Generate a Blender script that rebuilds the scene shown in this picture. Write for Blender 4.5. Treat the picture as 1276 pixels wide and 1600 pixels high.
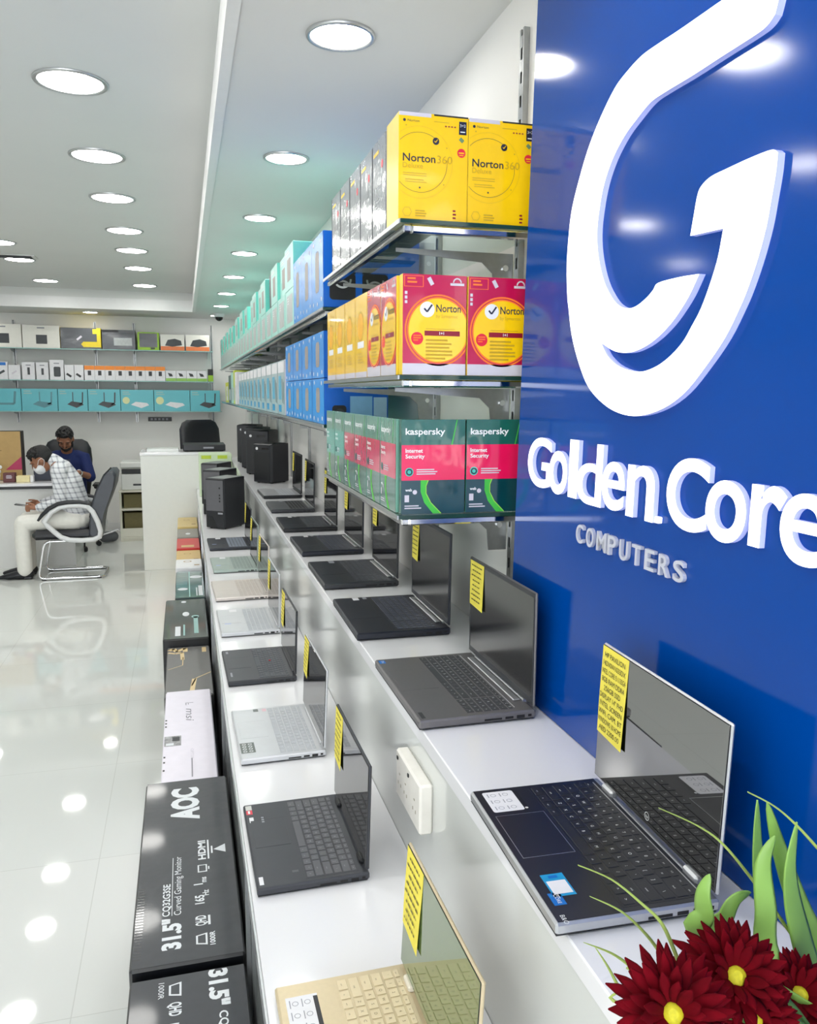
import bpy, bmesh, math, random
from mathutils import Matrix, Vector
RND = random.Random(11)
sc = bpy.context.scene
COL = sc.collection
PI = math.pi
for o in list(bpy.data.objects):
    bpy.data.objects.remove(o)

# ------------------------------------------------------------------ camera, world, exposure
def camera():
    yaw, pitch, roll, f = .2678, .1441, .0075, 1273.
    cy, sy, cp, sp = math.cos(yaw), math.sin(yaw), math.cos(pitch), math.sin(pitch)
    fw = Vector((sy*cp, cy*cp, -sp)); r = Vector((cy, -sy, 0)); u = r.cross(fw)
    cr, sr = math.cos(roll), math.sin(roll)
    r2 = cr*r + sr*u; u2 = -sr*r + cr*u
    m = Matrix((r2, u2, -fw)).transposed().to_4x4(); m.translation = Vector((0, 0, 1.70))
    cam = bpy.data.cameras.new('camera'); cam.sensor_fit = 'VERTICAL'; cam.sensor_height = 36.
    cam.lens = f*36./1600.; cam.clip_start = .05; cam.clip_end = 60
    o = bpy.data.objects.new('camera', cam); COL.objects.link(o); o.matrix_world = m
    sc.camera = o
camera()
vs = sc.view_settings
sc.display_settings.display_device = 'sRGB'
vs.view_transform = 'Standard'; vs.look = 'None'; vs.gamma = 1.; vs.use_curve_mapping = False
vs.exposure = EXPO = .0
world = bpy.data.worlds.new('daylight'); sc.world = world; world.use_nodes = True
bg = world.node_tree.nodes['Background']
bg.inputs[0].default_value = (.93, .97, 1., 1); bg.inputs[1].default_value = 5.2
LAMP = 38.0            # radiance of the downlight diffusers
try:
    cy_ = sc.cycles
    cy_.use_denoising = True; cy_.max_bounces = 9; cy_.diffuse_bounces = 4; cy_.glossy_bounces = 5
    cy_.transparent_max_bounces = 12; cy_.caustics_reflective = False; cy_.caustics_refractive = False
    cy_.sample_clamp_indirect = 6.; cy_.blur_glossy = .5
except Exception:
    pass

# ------------------------------------------------------------------ materials
def lin(c):
    out = []
    for x in c[:3]:
        x /= 255.
        out.append(x/12.92 if x <= .04045 else ((x+.055)/1.055)**2.4)
    return (*out, 1.)
MATS = {}
def mat(name, col=(200, 200, 200), rough=.5, metal=0., ior=1.5, emit=0., emcol=None, var=.04, scale=30., coat=0., trans=None, bump=0., bscale=400.):
    if name in MATS: return MATS[name]
    m = bpy.data.materials.new(name); m.use_nodes = True
    nt = m.node_tree; b = nt.nodes['Principled BSDF']
    c = lin(col)
    b.inputs['Base Color'].default_value = c
    b.inputs['Roughness'].default_value = rough; b.inputs['Metallic'].default_value = metal
    b.inputs['IOR'].default_value = ior
    if coat: b.inputs['Coat Weight'].default_value = coat; b.inputs['Coat Roughness'].default_value = .06
    if trans is not None: b.inputs['Alpha'].default_value = trans
    if var > 0:
        tc = nt.nodes.new('ShaderNodeTexCoord'); nz = nt.nodes.new('ShaderNodeTexNoise')
        nz.inputs['Scale'].default_value = scale; nz.inputs['Detail'].default_value = 2.
        nt.links.new(tc.outputs['Object'], nz.inputs['Vector'])
        rp = nt.nodes.new('ShaderNodeValToRGB')
        e = rp.color_ramp.elements
        e[0].position, e[1].position = .3, .7
        e[0].color = (*[x*(1-var) for x in c[:3]], 1); e[1].color = (*[min(1, x*(1+var)) for x in c[:3]], 1)
        nt.links.new(nz.outputs['Fac'], rp.inputs['Fac']); nt.links.new(rp.outputs['Color'], b.inputs['Base Color'])
    if bump:
        tc2 = nt.nodes.new('ShaderNodeTexCoord'); n2 = nt.nodes.new('ShaderNodeTexNoise'); n2.inputs['Scale'].default_value = bscale
        bp = nt.nodes.new('ShaderNodeBump'); bp.inputs['Strength'].default_value = bump; bp.inputs['Distance'].default_value = .01
        nt.links.new(tc2.outputs['Object'], n2.inputs['Vector']); nt.links.new(n2.outputs['Fac'], bp.inputs['Height'])
        nt.links.new(bp.outputs['Normal'], b.inputs['Normal'])
    if emit:
        b.inputs['Emission Color'].default_value = lin(emcol or col); b.inputs['Emission Strength'].default_value = emit
    MATS[name] = m
    return m
def glass(name, tint=(240, 248, 245), refl=1.5):
    m = bpy.data.materials.new(name); m.use_nodes = True; nt = m.node_tree; nt.nodes.clear()
    out = nt.nodes.new('ShaderNodeOutputMaterial'); mx = nt.nodes.new('ShaderNodeMixShader')
    tr = nt.nodes.new('ShaderNodeBsdfTransparent'); tr.inputs[0].default_value = lin(tint)
    gl = nt.nodes.new('ShaderNodeBsdfGlossy'); gl.inputs['Roughness'].default_value = .02; gl.inputs['Color'].default_value = (1, 1, 1, 1)
    fr = nt.nodes.new('ShaderNodeFresnel'); fr.inputs[0].default_value = refl
    ge = nt.nodes.new('ShaderNodeNewGeometry'); sb_ = nt.nodes.new('ShaderNodeMath'); sb_.operation = 'SUBTRACT'; sb_.inputs[0].default_value = 1.; nt.links.new(ge.outputs['Backfacing'], sb_.inputs[1])
    mu = nt.nodes.new('ShaderNodeMath'); mu.operation = 'MULTIPLY'; nt.links.new(fr.outputs[0], mu.inputs[0]); nt.links.new(sb_.outputs[0], mu.inputs[1])
    nt.links.new(mu.outputs[0], mx.inputs[0]); nt.links.new(tr.outputs[0], mx.inputs[1]); nt.links.new(gl.outputs[0], mx.inputs[2])
    nt.links.new(mx.outputs[0], out.inputs[0]); MATS[name] = m
    return m
def film_mat(name, col, rough=.25):
    """printed card under crinkled clear film: glossy with a wrinkle bump"""
    return mat(name, col, rough, coat=1., bump=.25, bscale=22., var=.05, scale=12)

def floor_mat():
    m = bpy.data.materials.new('polished_tiles'); m.use_nodes = True; nt = m.node_tree; b = nt.nodes['Principled BSDF']
    tc = nt.nodes.new('ShaderNodeTexCoord'); mp = nt.nodes.new('ShaderNodeMapping'); mp.inputs['Location'].default_value = (.35, .22, 0)
    br = nt.nodes.new('ShaderNodeTexBrick'); br.offset = 0; br.inputs['Scale'].default_value = 1.
    br.inputs['Brick Width'].default_value = .8; br.inputs['Row Height'].default_value = .8; br.inputs['Mortar Size'].default_value = .0016
    br.inputs['Color1'].default_value = lin((224, 226, 223)); br.inputs['Color2'].default_value = lin((221, 224, 221)); br.inputs['Mortar'].default_value = lin((206, 208, 204))
    nt.links.new(tc.outputs['Object'], mp.inputs[0]); nt.links.new(mp.outputs[0], br.inputs['Vector'])
    nt.links.new(br.outputs['Color'], b.inputs['Base Color'])
    b.inputs['Roughness'].default_value = .045; b.inputs['IOR'].default_value = 1.52
    return m

WHITE = mat('white_paint', (244, 243, 240), .55, var=.015, scale=3)
CEIL = mat('ceiling_paint', (228, 229, 227), .7, var=.01, scale=2)
LIP = mat('white_gloss_paint', (240, 240, 240), .4, var=.01)
LAM = mat('white_laminate', (233, 233, 236), .12, var=.01, scale=4)
LAMG = mat('pale_gloss_panel', (214, 217, 214), .10, var=.02, scale=4)
CHROME = mat('chrome', (225, 226, 228), .10, 1., var=0)
ALU = mat('brushed_aluminium', (196, 198, 200), .28, .9, var=.03, scale=200)
STEEL = mat('galvanised_steel', (170, 172, 172), .3, .9, var=.06, scale=60)
DGREY = mat('dark_grey_plastic', (46, 48, 52), .45)
BLACK = mat('black_plastic', (17, 19, 23), .4)
BLACKG = mat('black_gloss', (12, 13, 16), .1)
GLASS = glass('shelf_glass')
GEDGE = mat('green_glass_edge', (30, 62, 54), .08, var=.02)
YEL = mat('yellow_note_paper', (238, 222, 84), .7, var=.03)
INK = mat('black_ink', (40, 40, 36), .7, var=0)
WINK = mat('white_ink', (235, 238, 240), .5, var=0)
PAPER = mat('white_paper', (238, 238, 240), .6, var=.02)
PEARL = mat('pearl_card', (233, 228, 240), .3, var=.02)

# ------------------------------------------------------------------ mesh helpers
class MB:
    def __init__(s): s.v = []; s.f = []; s.m = []; s.sm = []; s.mats = []
    def mi(s, m):
        if m not in s.mats: s.mats.append(m)
        return s.mats.index(m)
    def add(s, vs_, fs, m, M=None, smooth=False):
        k = len(s.v); i = s.mi(m)
        for p in vs_:
            p = Vector(p); s.v.append(M @ p if M else p)
        for f in fs:
            s.f.append([a+k for a in f]); s.m.append(i); s.sm.append(smooth)
        return s
    def box(s, x0, y0, z0, x1, y1, z1, m, c=0., M=None):
        if x0 > x1: x0, x1 = x1, x0
        if y0 > y1: y0, y1 = y1, y0
        if z0 > z1: z0, z1 = z1, z0
        c = min(c, (x1-x0)*.45, (y1-y0)*.45, (z1-z0)*.45)
        if c <= 0:
            v = [(x, y, z) for x in (x0, x1) for y in (y0, y1) for z in (z0, z1)]
            return s.add(v, [(0, 1, 3, 2), (4, 6, 7, 5), (0, 4, 5, 1), (2, 3, 7, 6), (0, 2, 6, 4), (1, 5, 7, 3)], m, M)
        v = []; ix = {}
        X, Y, Z = (x0, x1), (y0, y1), (z0, z1); sg = (1, -1)
        for i in (0, 1):
            for j in (0, 1):
                for k in (0, 1):
                    ix[i, j, k, 0] = len(v); v.append((X[i], Y[j]+sg[j]*c, Z[k]+sg[k]*c))
                    ix[i, j, k, 1] = len(v); v.append((X[i]+sg[i]*c, Y[j], Z[k]+sg[k]*c))
                    ix[i, j, k, 2] = len(v); v.append((X[i]+sg[i]*c, Y[j]+sg[j]*c, Z[k]))
        f = []
        for i in (0, 1):
            q = [ix[i, 0, 0, 0], ix[i, 1, 0, 0], ix[i, 1, 1, 0], ix[i, 0, 1, 0]]; f.append(q if i else q[::-1])
            q = [ix[0, i, 0, 1], ix[1, i, 0, 1], ix[1, i, 1, 1], ix[0, i, 1, 1]]; f.append(q[::-1] if i else q)
            q = [ix[0, 0, i, 2], ix[1, 0, i, 2], ix[1, 1, i, 2], ix[0, 1, i, 2]]; f.append(q if i else q[::-1])
        for a in (0, 1):
            for b in (0, 1):
                q = [ix[a, b, 0, 0], ix[a, b, 0, 1], ix[a, b, 1, 1], ix[a, b, 1, 0]]; f.append(q if a != b else q[::-1])
                q = [ix[a, 0, b, 0], ix[a, 0, b, 2], ix[a, 1, b, 2], ix[a, 1, b, 0]]; f.append(q[::-1] if a != b else q)
                q = [ix[0, a, b, 1], ix[0, a, b, 2], ix[1, a, b, 2], ix[1, a, b, 1]]; f.append(q if a != b else q[::-1])
                for k in (0, 1):
                    q = [ix[a, b, k, 0], ix[a, b, k, 1], ix[a, b, k, 2]]; f.append(q if (a+b+k) % 2 else q[::-1])
        return s.add(v, f, m, M)
    def rings(s, R, m, closed_ends=True, smooth=True, M=None):
        n = len(R[0]); v = [p for r in R for p in r]; f = []
        for a in range(len(R)-1):
            for i in range(n):
                j = (i+1) % n; f.append((a*n+i, a*n+j, (a+1)*n+j, (a+1)*n+i))
        s.add(v, f, m, M, smooth)
        if closed_ends:
            s.add(R[0], [tuple(range(n))[::-1]], m, M); s.add(R[-1], [tuple(range(n))], m, M)
        return s
    def tube(s, pts, r, m, n=10, M=None, caps=True, flat=1., up=None):
        P = [Vector(p) for p in pts]; rr = r if isinstance(r, (list, tuple)) else [r]*len(P)
        R = []; N = None
        for i, p in enumerate(P):
            t = (P[min(i+1, len(P)-1)]-P[max(i-1, 0)]).normalized()
            if N is None:
                a = Vector(up) if up else (Vector((0, 0, 1)) if abs(t.z) < .9 else Vector((1, 0, 0)))
                N = (a-t*a.dot(t)).normalized()
            else:
                N = (N-t*N.dot(t)).normalized()
            B = t.cross(N); q = rr[i]
            q1, q2 = q if isinstance(q, (list, tuple)) else (q, q*flat)
            R.append([p+N*(math.cos(k*2*PI/n)*q1)+B*(math.sin(k*2*PI/n)*q2) for k in range(n)])
        return s.rings(R, m, caps, True, M)
    def capsule(s, pts, radii, m, n=14, up=None):
        """closed rounded tapered limb; radii: r or (r along up, r across)"""
        P = [Vector(p) for p in pts]; rr = [(q, q) if not isinstance(q, (list, tuple)) else tuple(q) for q in radii]
        t0 = (P[0]-P[1]).normalized(); t1 = (P[-1]-P[-2]).normalized()
        A, Ra, Bp, Rb = [], [], [], []
        for k in (1., .92, .7, .38):
            h = math.sqrt(max(0, 1-k*k))
            pass
        for a in (80, 55, 28):
            ca, sa = math.cos(math.radians(a)), math.sin(math.radians(a))
            q = rr[0]; mr = min(q); A.append(P[0]+t0*sa*mr); Ra.append((q[0]*ca, q[1]*ca))
        for a in (28, 55, 80):
            ca, sa = math.cos(math.radians(a)), math.sin(math.radians(a))
            q = rr[-1]; mr = min(q); Bp.append(P[-1]+t1*sa*mr); Rb.append((q[0]*ca, q[1]*ca))
        return s.tube(A+P+Bp, Ra+rr+Rb, m, n, up=up)
    def cyl(s, p0, p1, r, m, n=20, r2=None, smooth=True):
        p0, p1 = Vector(p0), Vector(p1)
        return s.tube([p0, p1], [r, r if r2 is None else r2], m, n)
    def lathe(s, prof, m, n=28, M=None):
        R = [[(r*math.cos(k*2*PI/n), r*math.sin(k*2*PI/n), z) for k in range(n)] for r, z in prof]
        return s.rings(R, m, True, True, M)
    def ell(s, c, r, m, n=16, M=None):
        c = Vector(c); h = n//2; R = []
        for i in range(1, h):
            a = PI*i/h
            R.append([c+Vector((r[0]*math.sin(a)*math.cos(k*2*PI/n), r[1]*math.sin(a)*math.sin(k*2*PI/n), -r[2]*math.cos(a))) for k in range(n)])
        return s.rings(R, m, True, True, M)
    def prism(s, poly, M, t, m, m2=None):
        """extrude a 2D polygon (u,v) from n=0 to n=t in frame M"""
        n = len(poly); a = sum(poly[i][0]*poly[(i+1) % n][1]-poly[(i+1) % n][0]*poly[i][1] for i in range(n))
        if a < 0: poly = poly[::-1]
        v = [(p[0], p[1], 0) for p in poly]+[(p[0], p[1], t) for p in poly]
        s.add(v, [tuple(range(n, 2*n)), tuple(range(n))[::-1]], m, M)
        return s.add(v, [(i, (i+1) % n, n+(i+1) % n, n+i) for i in range(n)], m2 or m, M)
    def build(s, name, parent=None, shade=True):
        me = bpy.data.meshes.new(name)
        me.from_pydata([tuple(p) for p in s.v], [], s.f)
        for m in s.mats: me.materials.append(m)
        me.polygons.foreach_set('material_index', s.m)
        me.polygons.foreach_set('use_smooth', s.sm)
        me.update()
        o = bpy.data.objects.new(name, me); COL.objects.link(o)
        if parent: o.parent = parent
        return o
def frame(O, U, V):
    U, V = Vector(U).normalized(), Vector(V).normalized(); N = U.cross(V)
    m = Matrix((U, V, N)).transposed().to_4x4(); m.translation = Vector(O)
    return m

def tag(o, label=None, cat=None, group=None, kind=None):
    if label: o['label'] = label
    if cat: o['category'] = cat
    if group: o['group'] = group
    if kind: o['kind'] = kind
    return o
def thing(name, label, cat, loc=(0, 0, 0), rz=0., group=None):
    o = bpy.data.objects.new(name, None); COL.objects.link(o); o.empty_display_size = .05
    o.location = loc; o.rotation_euler = (0, 0, rz)
    return tag(o, label, cat, group)
def struct(mb, name): return tag(mb.build(name), kind='structure')
def kids(o): return [c for c in bpy.data.objects if c.parent == o]
KID = {}
def dup(root, loc=None, rz=None, label=None, group=None):
    """copy of a thing with copies of its parts and sub-parts (mesh data shared)"""
    def cp(o, par):
        c = o.copy(); COL.objects.link(c)
        if par: c.parent = par
        if o not in KID: KID[o] = kids(o)
        for ch in KID[o]: cp(ch, c)
        return c
    r = cp(root, None)
    if loc is not None: r.location = loc
    if rz is not None: r.rotation_euler = (0, 0, rz)
    if label: r['label'] = label
    if group: r['group'] = group
    return r
NTH = ['first', 'second', 'third', 'fourth', 'fifth', 'sixth', 'seventh', 'eighth', 'ninth', 'tenth', 'eleventh', 'twelfth', 'thirteenth',
       'fourteenth', 'fifteenth', 'sixteenth', 'seventeenth', 'eighteenth', 'nineteenth', 'twentieth', 'twenty-first', 'twenty-second', 'twenty-third', 'twenty-fourth']

# ------------------------------------------------------------------ lettering
TXT = {}
def text_geo(s_, bold=0., shear=0., space=1., res=3):
    k = (s_, bold, shear, space, res)
    if k in TXT: return TXT[k]
    cu = bpy.data.curves.new('t', 'FONT'); cu.body = s_; cu.size = 1.; cu.offset = bold; cu.shear = shear; cu.space_character = space
    cu.resolution_u = res
    o = bpy.data.objects.new('t', cu); COL.objects.link(o)
    bpy.context.view_layer.update()
    dg = bpy.context.evaluated_depsgraph_get()
    me = bpy.data.meshes.new_from_object(o.evaluated_get(dg))
    v = [tuple(p.co) for p in me.vertices]; f = [tuple(p.vertices) for p in me.polygons]
    edges = {}
    for q in f:
        for i in range(len(q)):
            e = (q[i], q[(i+1) % len(q)])
            edges[e] = edges.get(e, 0)+1
    rim = [e for e in edges if (e[1], e[0]) not in edges]
    bpy.data.objects.remove(o); bpy.data.curves.remove(cu); bpy.data.meshes.remove(me)
    if not v: v = [(0, 0, 0)]
    bb = (min(p[0] for p in v), min(p[1] for p in v), max(p[0] for p in v), max(p[1] for p in v))
    TXT[k] = (v, f, bb, rim)
    return TXT[k]
class Art:
    """flat printing on one face of a thing; u right, v up, in metres from the lower left corner"""
    def __init__(s, mb, O, U, V, lift=.0004): s.mb = mb; s.M = frame(O, U, V); s.k = lift; s.l = 1
    def poly(s, pts, m, layer=1):
        n = len(pts); a = sum(pts[i][0]*pts[(i+1) % n][1]-pts[(i+1) % n][0]*pts[i][1] for i in range(n))
        if a < 0: pts = pts[::-1]
        s.mb.add([(p[0], p[1], s.k*layer) for p in pts], [tuple(range(n))], m, s.M); return s
    def rect(s, u0, v0, u1, v1, m, layer=1): return s.poly([(u0, v0), (u1, v0), (u1, v1), (u0, v1)], m, layer)
    def disc(s, u, v, r, m, layer=1, n=32, ry=None):
        return s.poly([(u+r*math.cos(2*PI*i/n), v+(ry or r)*math.sin(2*PI*i/n)) for i in range(n)], m, layer)
    def ring(s, u, v, r0, r1, m, layer=1, a0=0., a1=360., n=48, clip=None):
        vs_, fs = [], []
        for i in range(n+1):
            a = math.radians(a0+(a1-a0)*i/n)
            vs_ += [(u+r0*math.cos(a), v+r0*math.sin(a), s.k*layer), (u+r1*math.cos(a), v+r1*math.sin(a), s.k*layer)]
        for i in range(n):
            if clip:
                if any(not (clip[0] <= vs_[j][0] <= clip[2] and clip[1] <= vs_[j][1] <= clip[3]) for j in (2*i, 2*i+1, 2*i+2, 2*i+3)): continue
            fs.append((2*i, 2*i+1, 2*i+3, 2*i+2))
        s.mb.add(vs_, fs, m, s.M); return s
    def line(s, pts, w, m, layer=1):
        for (a, b) in zip(pts[:-1], pts[1:]):
            d = Vector((b[0]-a[0], b[1]-a[1])); d.normalize(); n = Vector((-d.y, d.x))*w/2
            s.poly([(a[0]-n.x, a[1]-n.y), (b[0]-n.x, b[1]-n.y), (b[0]+n.x, b[1]+n.y), (a[0]+n.x, a[1]+n.y)], m, layer)
        return s
    def text(s, t, u, v, h, m, layer=2, bold=0., w=None, align='l', shear=0., space=1., rot=0.):
        """h: height of a capital; w: squeeze or stretch to this width"""
        vs_, f, bb, _ = text_geo(t, bold, shear, space); k = h/.70
        ww = (bb[2]-bb[0])*k; kx = k*(w/ww if w else 1.); ww = w or ww
        ox = {'l': 0, 'c': -ww/2, 'r': -ww}[align]
        c, sn = math.cos(rot), math.sin(rot)
        out = []
        for p in vs_:
            a, b = ox+(p[0]-bb[0])*kx, p[1]*k
            out.append((u+c*a-sn*b, v+sn*a+c*b, s.k*layer))
        s.mb.add(out, f, m, s.M); return s
    def bars(s, u, v, w, h, n, m, layer=2, align='l', seed=3):
        r = random.Random(seed); p = h/n
        for i in range(n):
            ww = w*(.6+.4*r.random()); y = v-p*i
            x = u if align == 'l' else u+(w-ww)/2
            s.rect(x, y-p*.5, x+ww, y, m, layer)
        return s
# ------------------------------------------------------------------ the room
XW, YB, ZC, ZR = .76, 10.62, 2.60, 2.80      # right wall, far wall, soffit height, tray ceiling height
XL, YN = -4.2, -3.2
m = MB(); m.add([(XL, YN, 0), (XW+.1, YN, 0), (XW+.1, YB+.1, 0), (XL, YB+.1, 0), (XL, YN, -.1), (XW+.1, YN, -.1), (XW+.1, YB+.1, -.1), (XL, YB+.1, -.1)],
                [(0, 1, 2, 3), (7, 6, 5, 4), (0, 4, 5, 1), (1, 5, 6, 2), (2, 6, 7, 3), (3, 7, 4, 0)], floor_mat())
struct(m, 'floor')
m = MB(); m.box(XW, YN, 0, XW+.1, YB, 3.0, WHITE); struct(m, 'wall_right')
m = MB(); m.box(XL, YB, 0, XW+.1, YB+.1, 3.0, WHITE); struct(m, 'wall_far')
m = MB(); m.box(XL-.1, YN, 0, XL, YB+.1, 3.0, WHITE); struct(m, 'wall_left')
m = MB()   # shop front behind the camera: piers and a header around a wide opening for daylight
m.box(XL, YN-.1, 0, XL+.35, YN, 3.0, WHITE); m.box(XW-.35, YN-.1, 0, XW+.1, YN, 3.0, WHITE); m.box(XL+.35, YN-.1, 2.45, XW-.35, YN, 3.0, WHITE)
struct(m, 'wall_front')
# tray ceiling: soffit at ZC around a raised field at ZR
RX0, RX1, RY0, RY1 = -3.2, .137, -1.6, 9.73
m = MB()
m.box(RX1, YN, ZC, XW, YB, ZR+.1, CEIL); m.box(XL, YN, ZC, RX0, YB, ZR+.1, CEIL)
m.box(RX0, RY1, ZC, RX1, YB, ZR+.1, CEIL); m.box(RX0, YN, ZC, RX1, RY0, ZR+.1, CEIL)
m.box(RX0, RY0, ZR, RX1, RY1, ZR+.1, CEIL)
struct(m, 'ceiling')
m = MB()   # painted edge board round the tray
m.box(RX1-.012, RY0, ZC-.006, RX1+.02, RY1+.012, ZR-.085, LIP); m.box(RX0, RY1-.012, ZC-.006, RX1, RY1+.02, ZR-.085, LIP)
m.box(RX0-.02, RY0, ZC-.006, RX0+.012, RY1, ZR-.085, LIP)
struct(m, 'trim_1')
m = MB(); m.box(XL, YB-.012, 0, -.45, YB, .09, LIP); struct(m, 'baseboard_far')

# ------------------------------------------------------------------ downlights
LENS = mat('lit_diffuser', (255, 255, 252), .4, emit=LAMP, emcol=(255, 253, 248), var=0)
def downlight(r, label, group, loc):
    t = thing('downlight', label, 'ceiling light', loc, 0, group)
    a = MB(); a.lathe([(r, 0), (r, -.004), (r*.985, -.007), (r*.90, -.008), (r*.86, -.004), (r*.855, 0)], ALU, 40); a.build('trim_ring', t)
    b = MB(); b.lathe([(r*.858, -.0005), (r*.855, -.0045), (r*.5, -.0065), (r*.05, -.007)], LENS, 40); b.build('diffuser', t)
    return t
RROW = [2.19+1.134*i for i in range(8)]
d0 = downlight(.088, 'nearest round downlight in the lower ceiling strip along the right wall', 'downlights over the counters', (.413, RROW[0], ZC))
for i, y in enumerate(RROW[1:]):
    dup(d0, (.411, y, ZC), label=f'{NTH[i+1]} round downlight from the camera in the lower ceiling strip beside the shelves')
dup(d0, (.411, 2.19-1.134, ZC), label='round downlight in the ceiling strip above the blue sign, past the top edge')
dup(d0, (.411, 2.19-2.268, ZC), label='round downlight in the ceiling strip above the counters near the entrance')
dup(d0, (-1.0, 10.18, ZC), label='round downlight in the low strip over the far wall shelves')
dup(d0, (-2.3, 10.18, ZC), label='round downlight over the far wall shelves, left of the frame')
LROW = [3.325, 4.286, 5.159, 6.148, 6.973, 7.943, 9.185]
e0 = downlight(.128, 'largest nearest round downlight at the upper left of the raised ceiling', 'downlights in the raised ceiling', (-.356, LROW[0], ZR))
for i, y in enumerate(LROW[1:]):
    dup(e0, (-.358, y, ZR), label=f'{NTH[i+1]} round downlight from the camera in the right row of the raised ceiling')
for i, y in enumerate([6.896, 7.73, 9.10]):
    dup(e0, (-1.30, y, ZR), label=['round downlight cut by the left edge, in the left row of the raised ceiling',
                                   'middle of the left row of round downlights, just above the ceiling grille',
                                   'round downlight of the left row nearest the far wall'][i])
for x, y in [(-.357, 2.36), (-.357, 1.4), (-.357, .2), (-1.3, 5.9), (-1.3, 4.6), (-1.3, 3.2), (-1.3, 1.8), (-1.3, .2), (-2.3, 8.2), (-2.3, 5.6), (-2.3, 3.4), (-2.3, 1.0)]:
    dup(e0, (x, y, ZR), label='round downlight in the raised ceiling out of the picture, over the aisle')
t = thing('ceiling_vent', 'slotted air grille in the raised ceiling at the left edge', 'air vent', (-1.42, 7.55, ZR))
a = MB(); a.box(-.28, -.09, -.008, .28, .09, 0, CEIL, .003); a.build('vent_frame', t)
a = MB()
for k in range(5): a.box(-.25, -.07+.03*k, -.012, .25, -.062+.03*k, -.0085, DGREY)
a.build('slats', t)
t = thing('dome_camera', 'small white dome security camera on the ceiling at the far right corner', 'security camera', (.424, 9.877, ZC))
a = MB(); a.lathe([(.06, 0), (.062, -.02), (.05, -.04)], PAPER, 24); a.build('housing', t)
a = MB(); a.lathe([(.045, -.041), (.04, -.065), (.02, -.082), (.004, -.086)], BLACKG, 24); a.build('dome_lens', t)

# ------------------------------------------------------------------ counters
ZU, ZL, XU, XLO = 1.08, .779, .409, .093
CY0, CY1 = -.6, 8.05
t = thing('display_counter', 'upper white display shelf counter along the right wall holding open laptops', 'counter', (0, 0, 0))
a = MB(); a.box(XU, CY0, ZU-.03, XW-.001, CY1, ZU, LAM, .002); a.build('countertop', t)
a = MB(); a.box(XU+.004, CY0, .0, XU+.03, CY1, ZU-.0305, LAMG); a.build('riser_panel', t)
t = thing('lower_counter', 'lower white counter step with laptops in front of the upper counter', 'counter', (0, 0, 0))
a = MB(); a.box(XLO, CY0, ZL-.03, XU+.0035, CY1, ZL, LAM, .0015); a.build('countertop', t)
a = MB(); a.box(XLO+.006, CY0, .06, XLO+.026, CY1, ZL-.0305, mat('grey_gloss_front', (150, 154, 154), .08, var=.02)); a.build('front_panel', t)
a = MB(); a.box(XLO-.004, CY0, ZL-.032, XLO-.0005, CY1, ZL-.0002, ALU); a.box(XLO+.002, CY0, .0, XLO+.022, CY1, .0595, ALU); a.build('metal_edge', t)
for y in (.45, 1.55, 2.65, 3.75, 4.85, 5.95, 7.05):
    a = MB(); a.box(XLO-.003, y, .06, XLO+.0055, y+.02, ZL-.033, ALU); a.build('door_stile', t)
# socket strip on the riser
t = thing('socket_outlet', 'white wall socket outlet plate mounted on the riser of the upper counter', 'power outlet', (XU+.004, 1.405, .955))
SOCK = mat('ivory_plastic', (234, 231, 224), .35); SOCKH = mat('socket_hole_grey', (168, 160, 146), .6)
a = MB(); a.box(-.026, -.085, -.048, 0, .085, .048, SOCK, .004); a.build('plate', t)
a = MB()
for yy in (-.05, .012, .055):
    a.box(-.0268, yy-.003, .004, -.0261, yy+.003, .007, SOCKH); 
    for q in (-.009, .009): a.box(-.0268, yy+q-.0015, -.018, -.0261, yy+q+.0015, -.012, SOCKH)
a.build('socket_holes', t)
a = MB(); a.box(-.0285, .066, .030, -.0261, .073, .037, BLACK, .0008); a.build('switch', t)
a = MB(); a.box(-.0285, -.013, .030, -.0261, -.006, .037, BLACK, .0008); a.build('switch', t)

# ------------------------------------------------------------------ the blue sign on the right wall
KT = .0183
def px_(z): return .6635+KT*(z-1.08)
BLUE = mat('blue_gloss_board', (0, 66, 152), .10, var=.03, scale=2.5, ior=1.34)
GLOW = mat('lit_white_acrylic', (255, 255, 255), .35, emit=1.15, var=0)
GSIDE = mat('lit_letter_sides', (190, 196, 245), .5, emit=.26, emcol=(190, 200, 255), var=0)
SILV = mat('silver_letters', (205, 208, 222), .3, .25, var=.02)
t = thing('wall_sign', 'tall glossy blue board with a large lit white emblem and lettering', 'sign', (px_(1.08), 0, 1.08))
t.rotation_euler = (0, math.atan(KT), 0)
FR = Matrix(((0, 0, -1, 0), (-1, 0, 0, 0), (0, 1, 0, 0), (0, 0, 0, 1)))      # u = -Y, v = up, n = towards the aisle
a = MB(); a.box(0, -.9, .001, .022, 1.588, 1.519, BLUE, .001); a.build('board', t)
a = MB(); a.box(.0225, 1.50, .001, .060, 1.570, 1.51, STEEL); a.box(.0225, .2, .001, .06, .27, 1.51, STEEL); a.build('batten', t)
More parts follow.
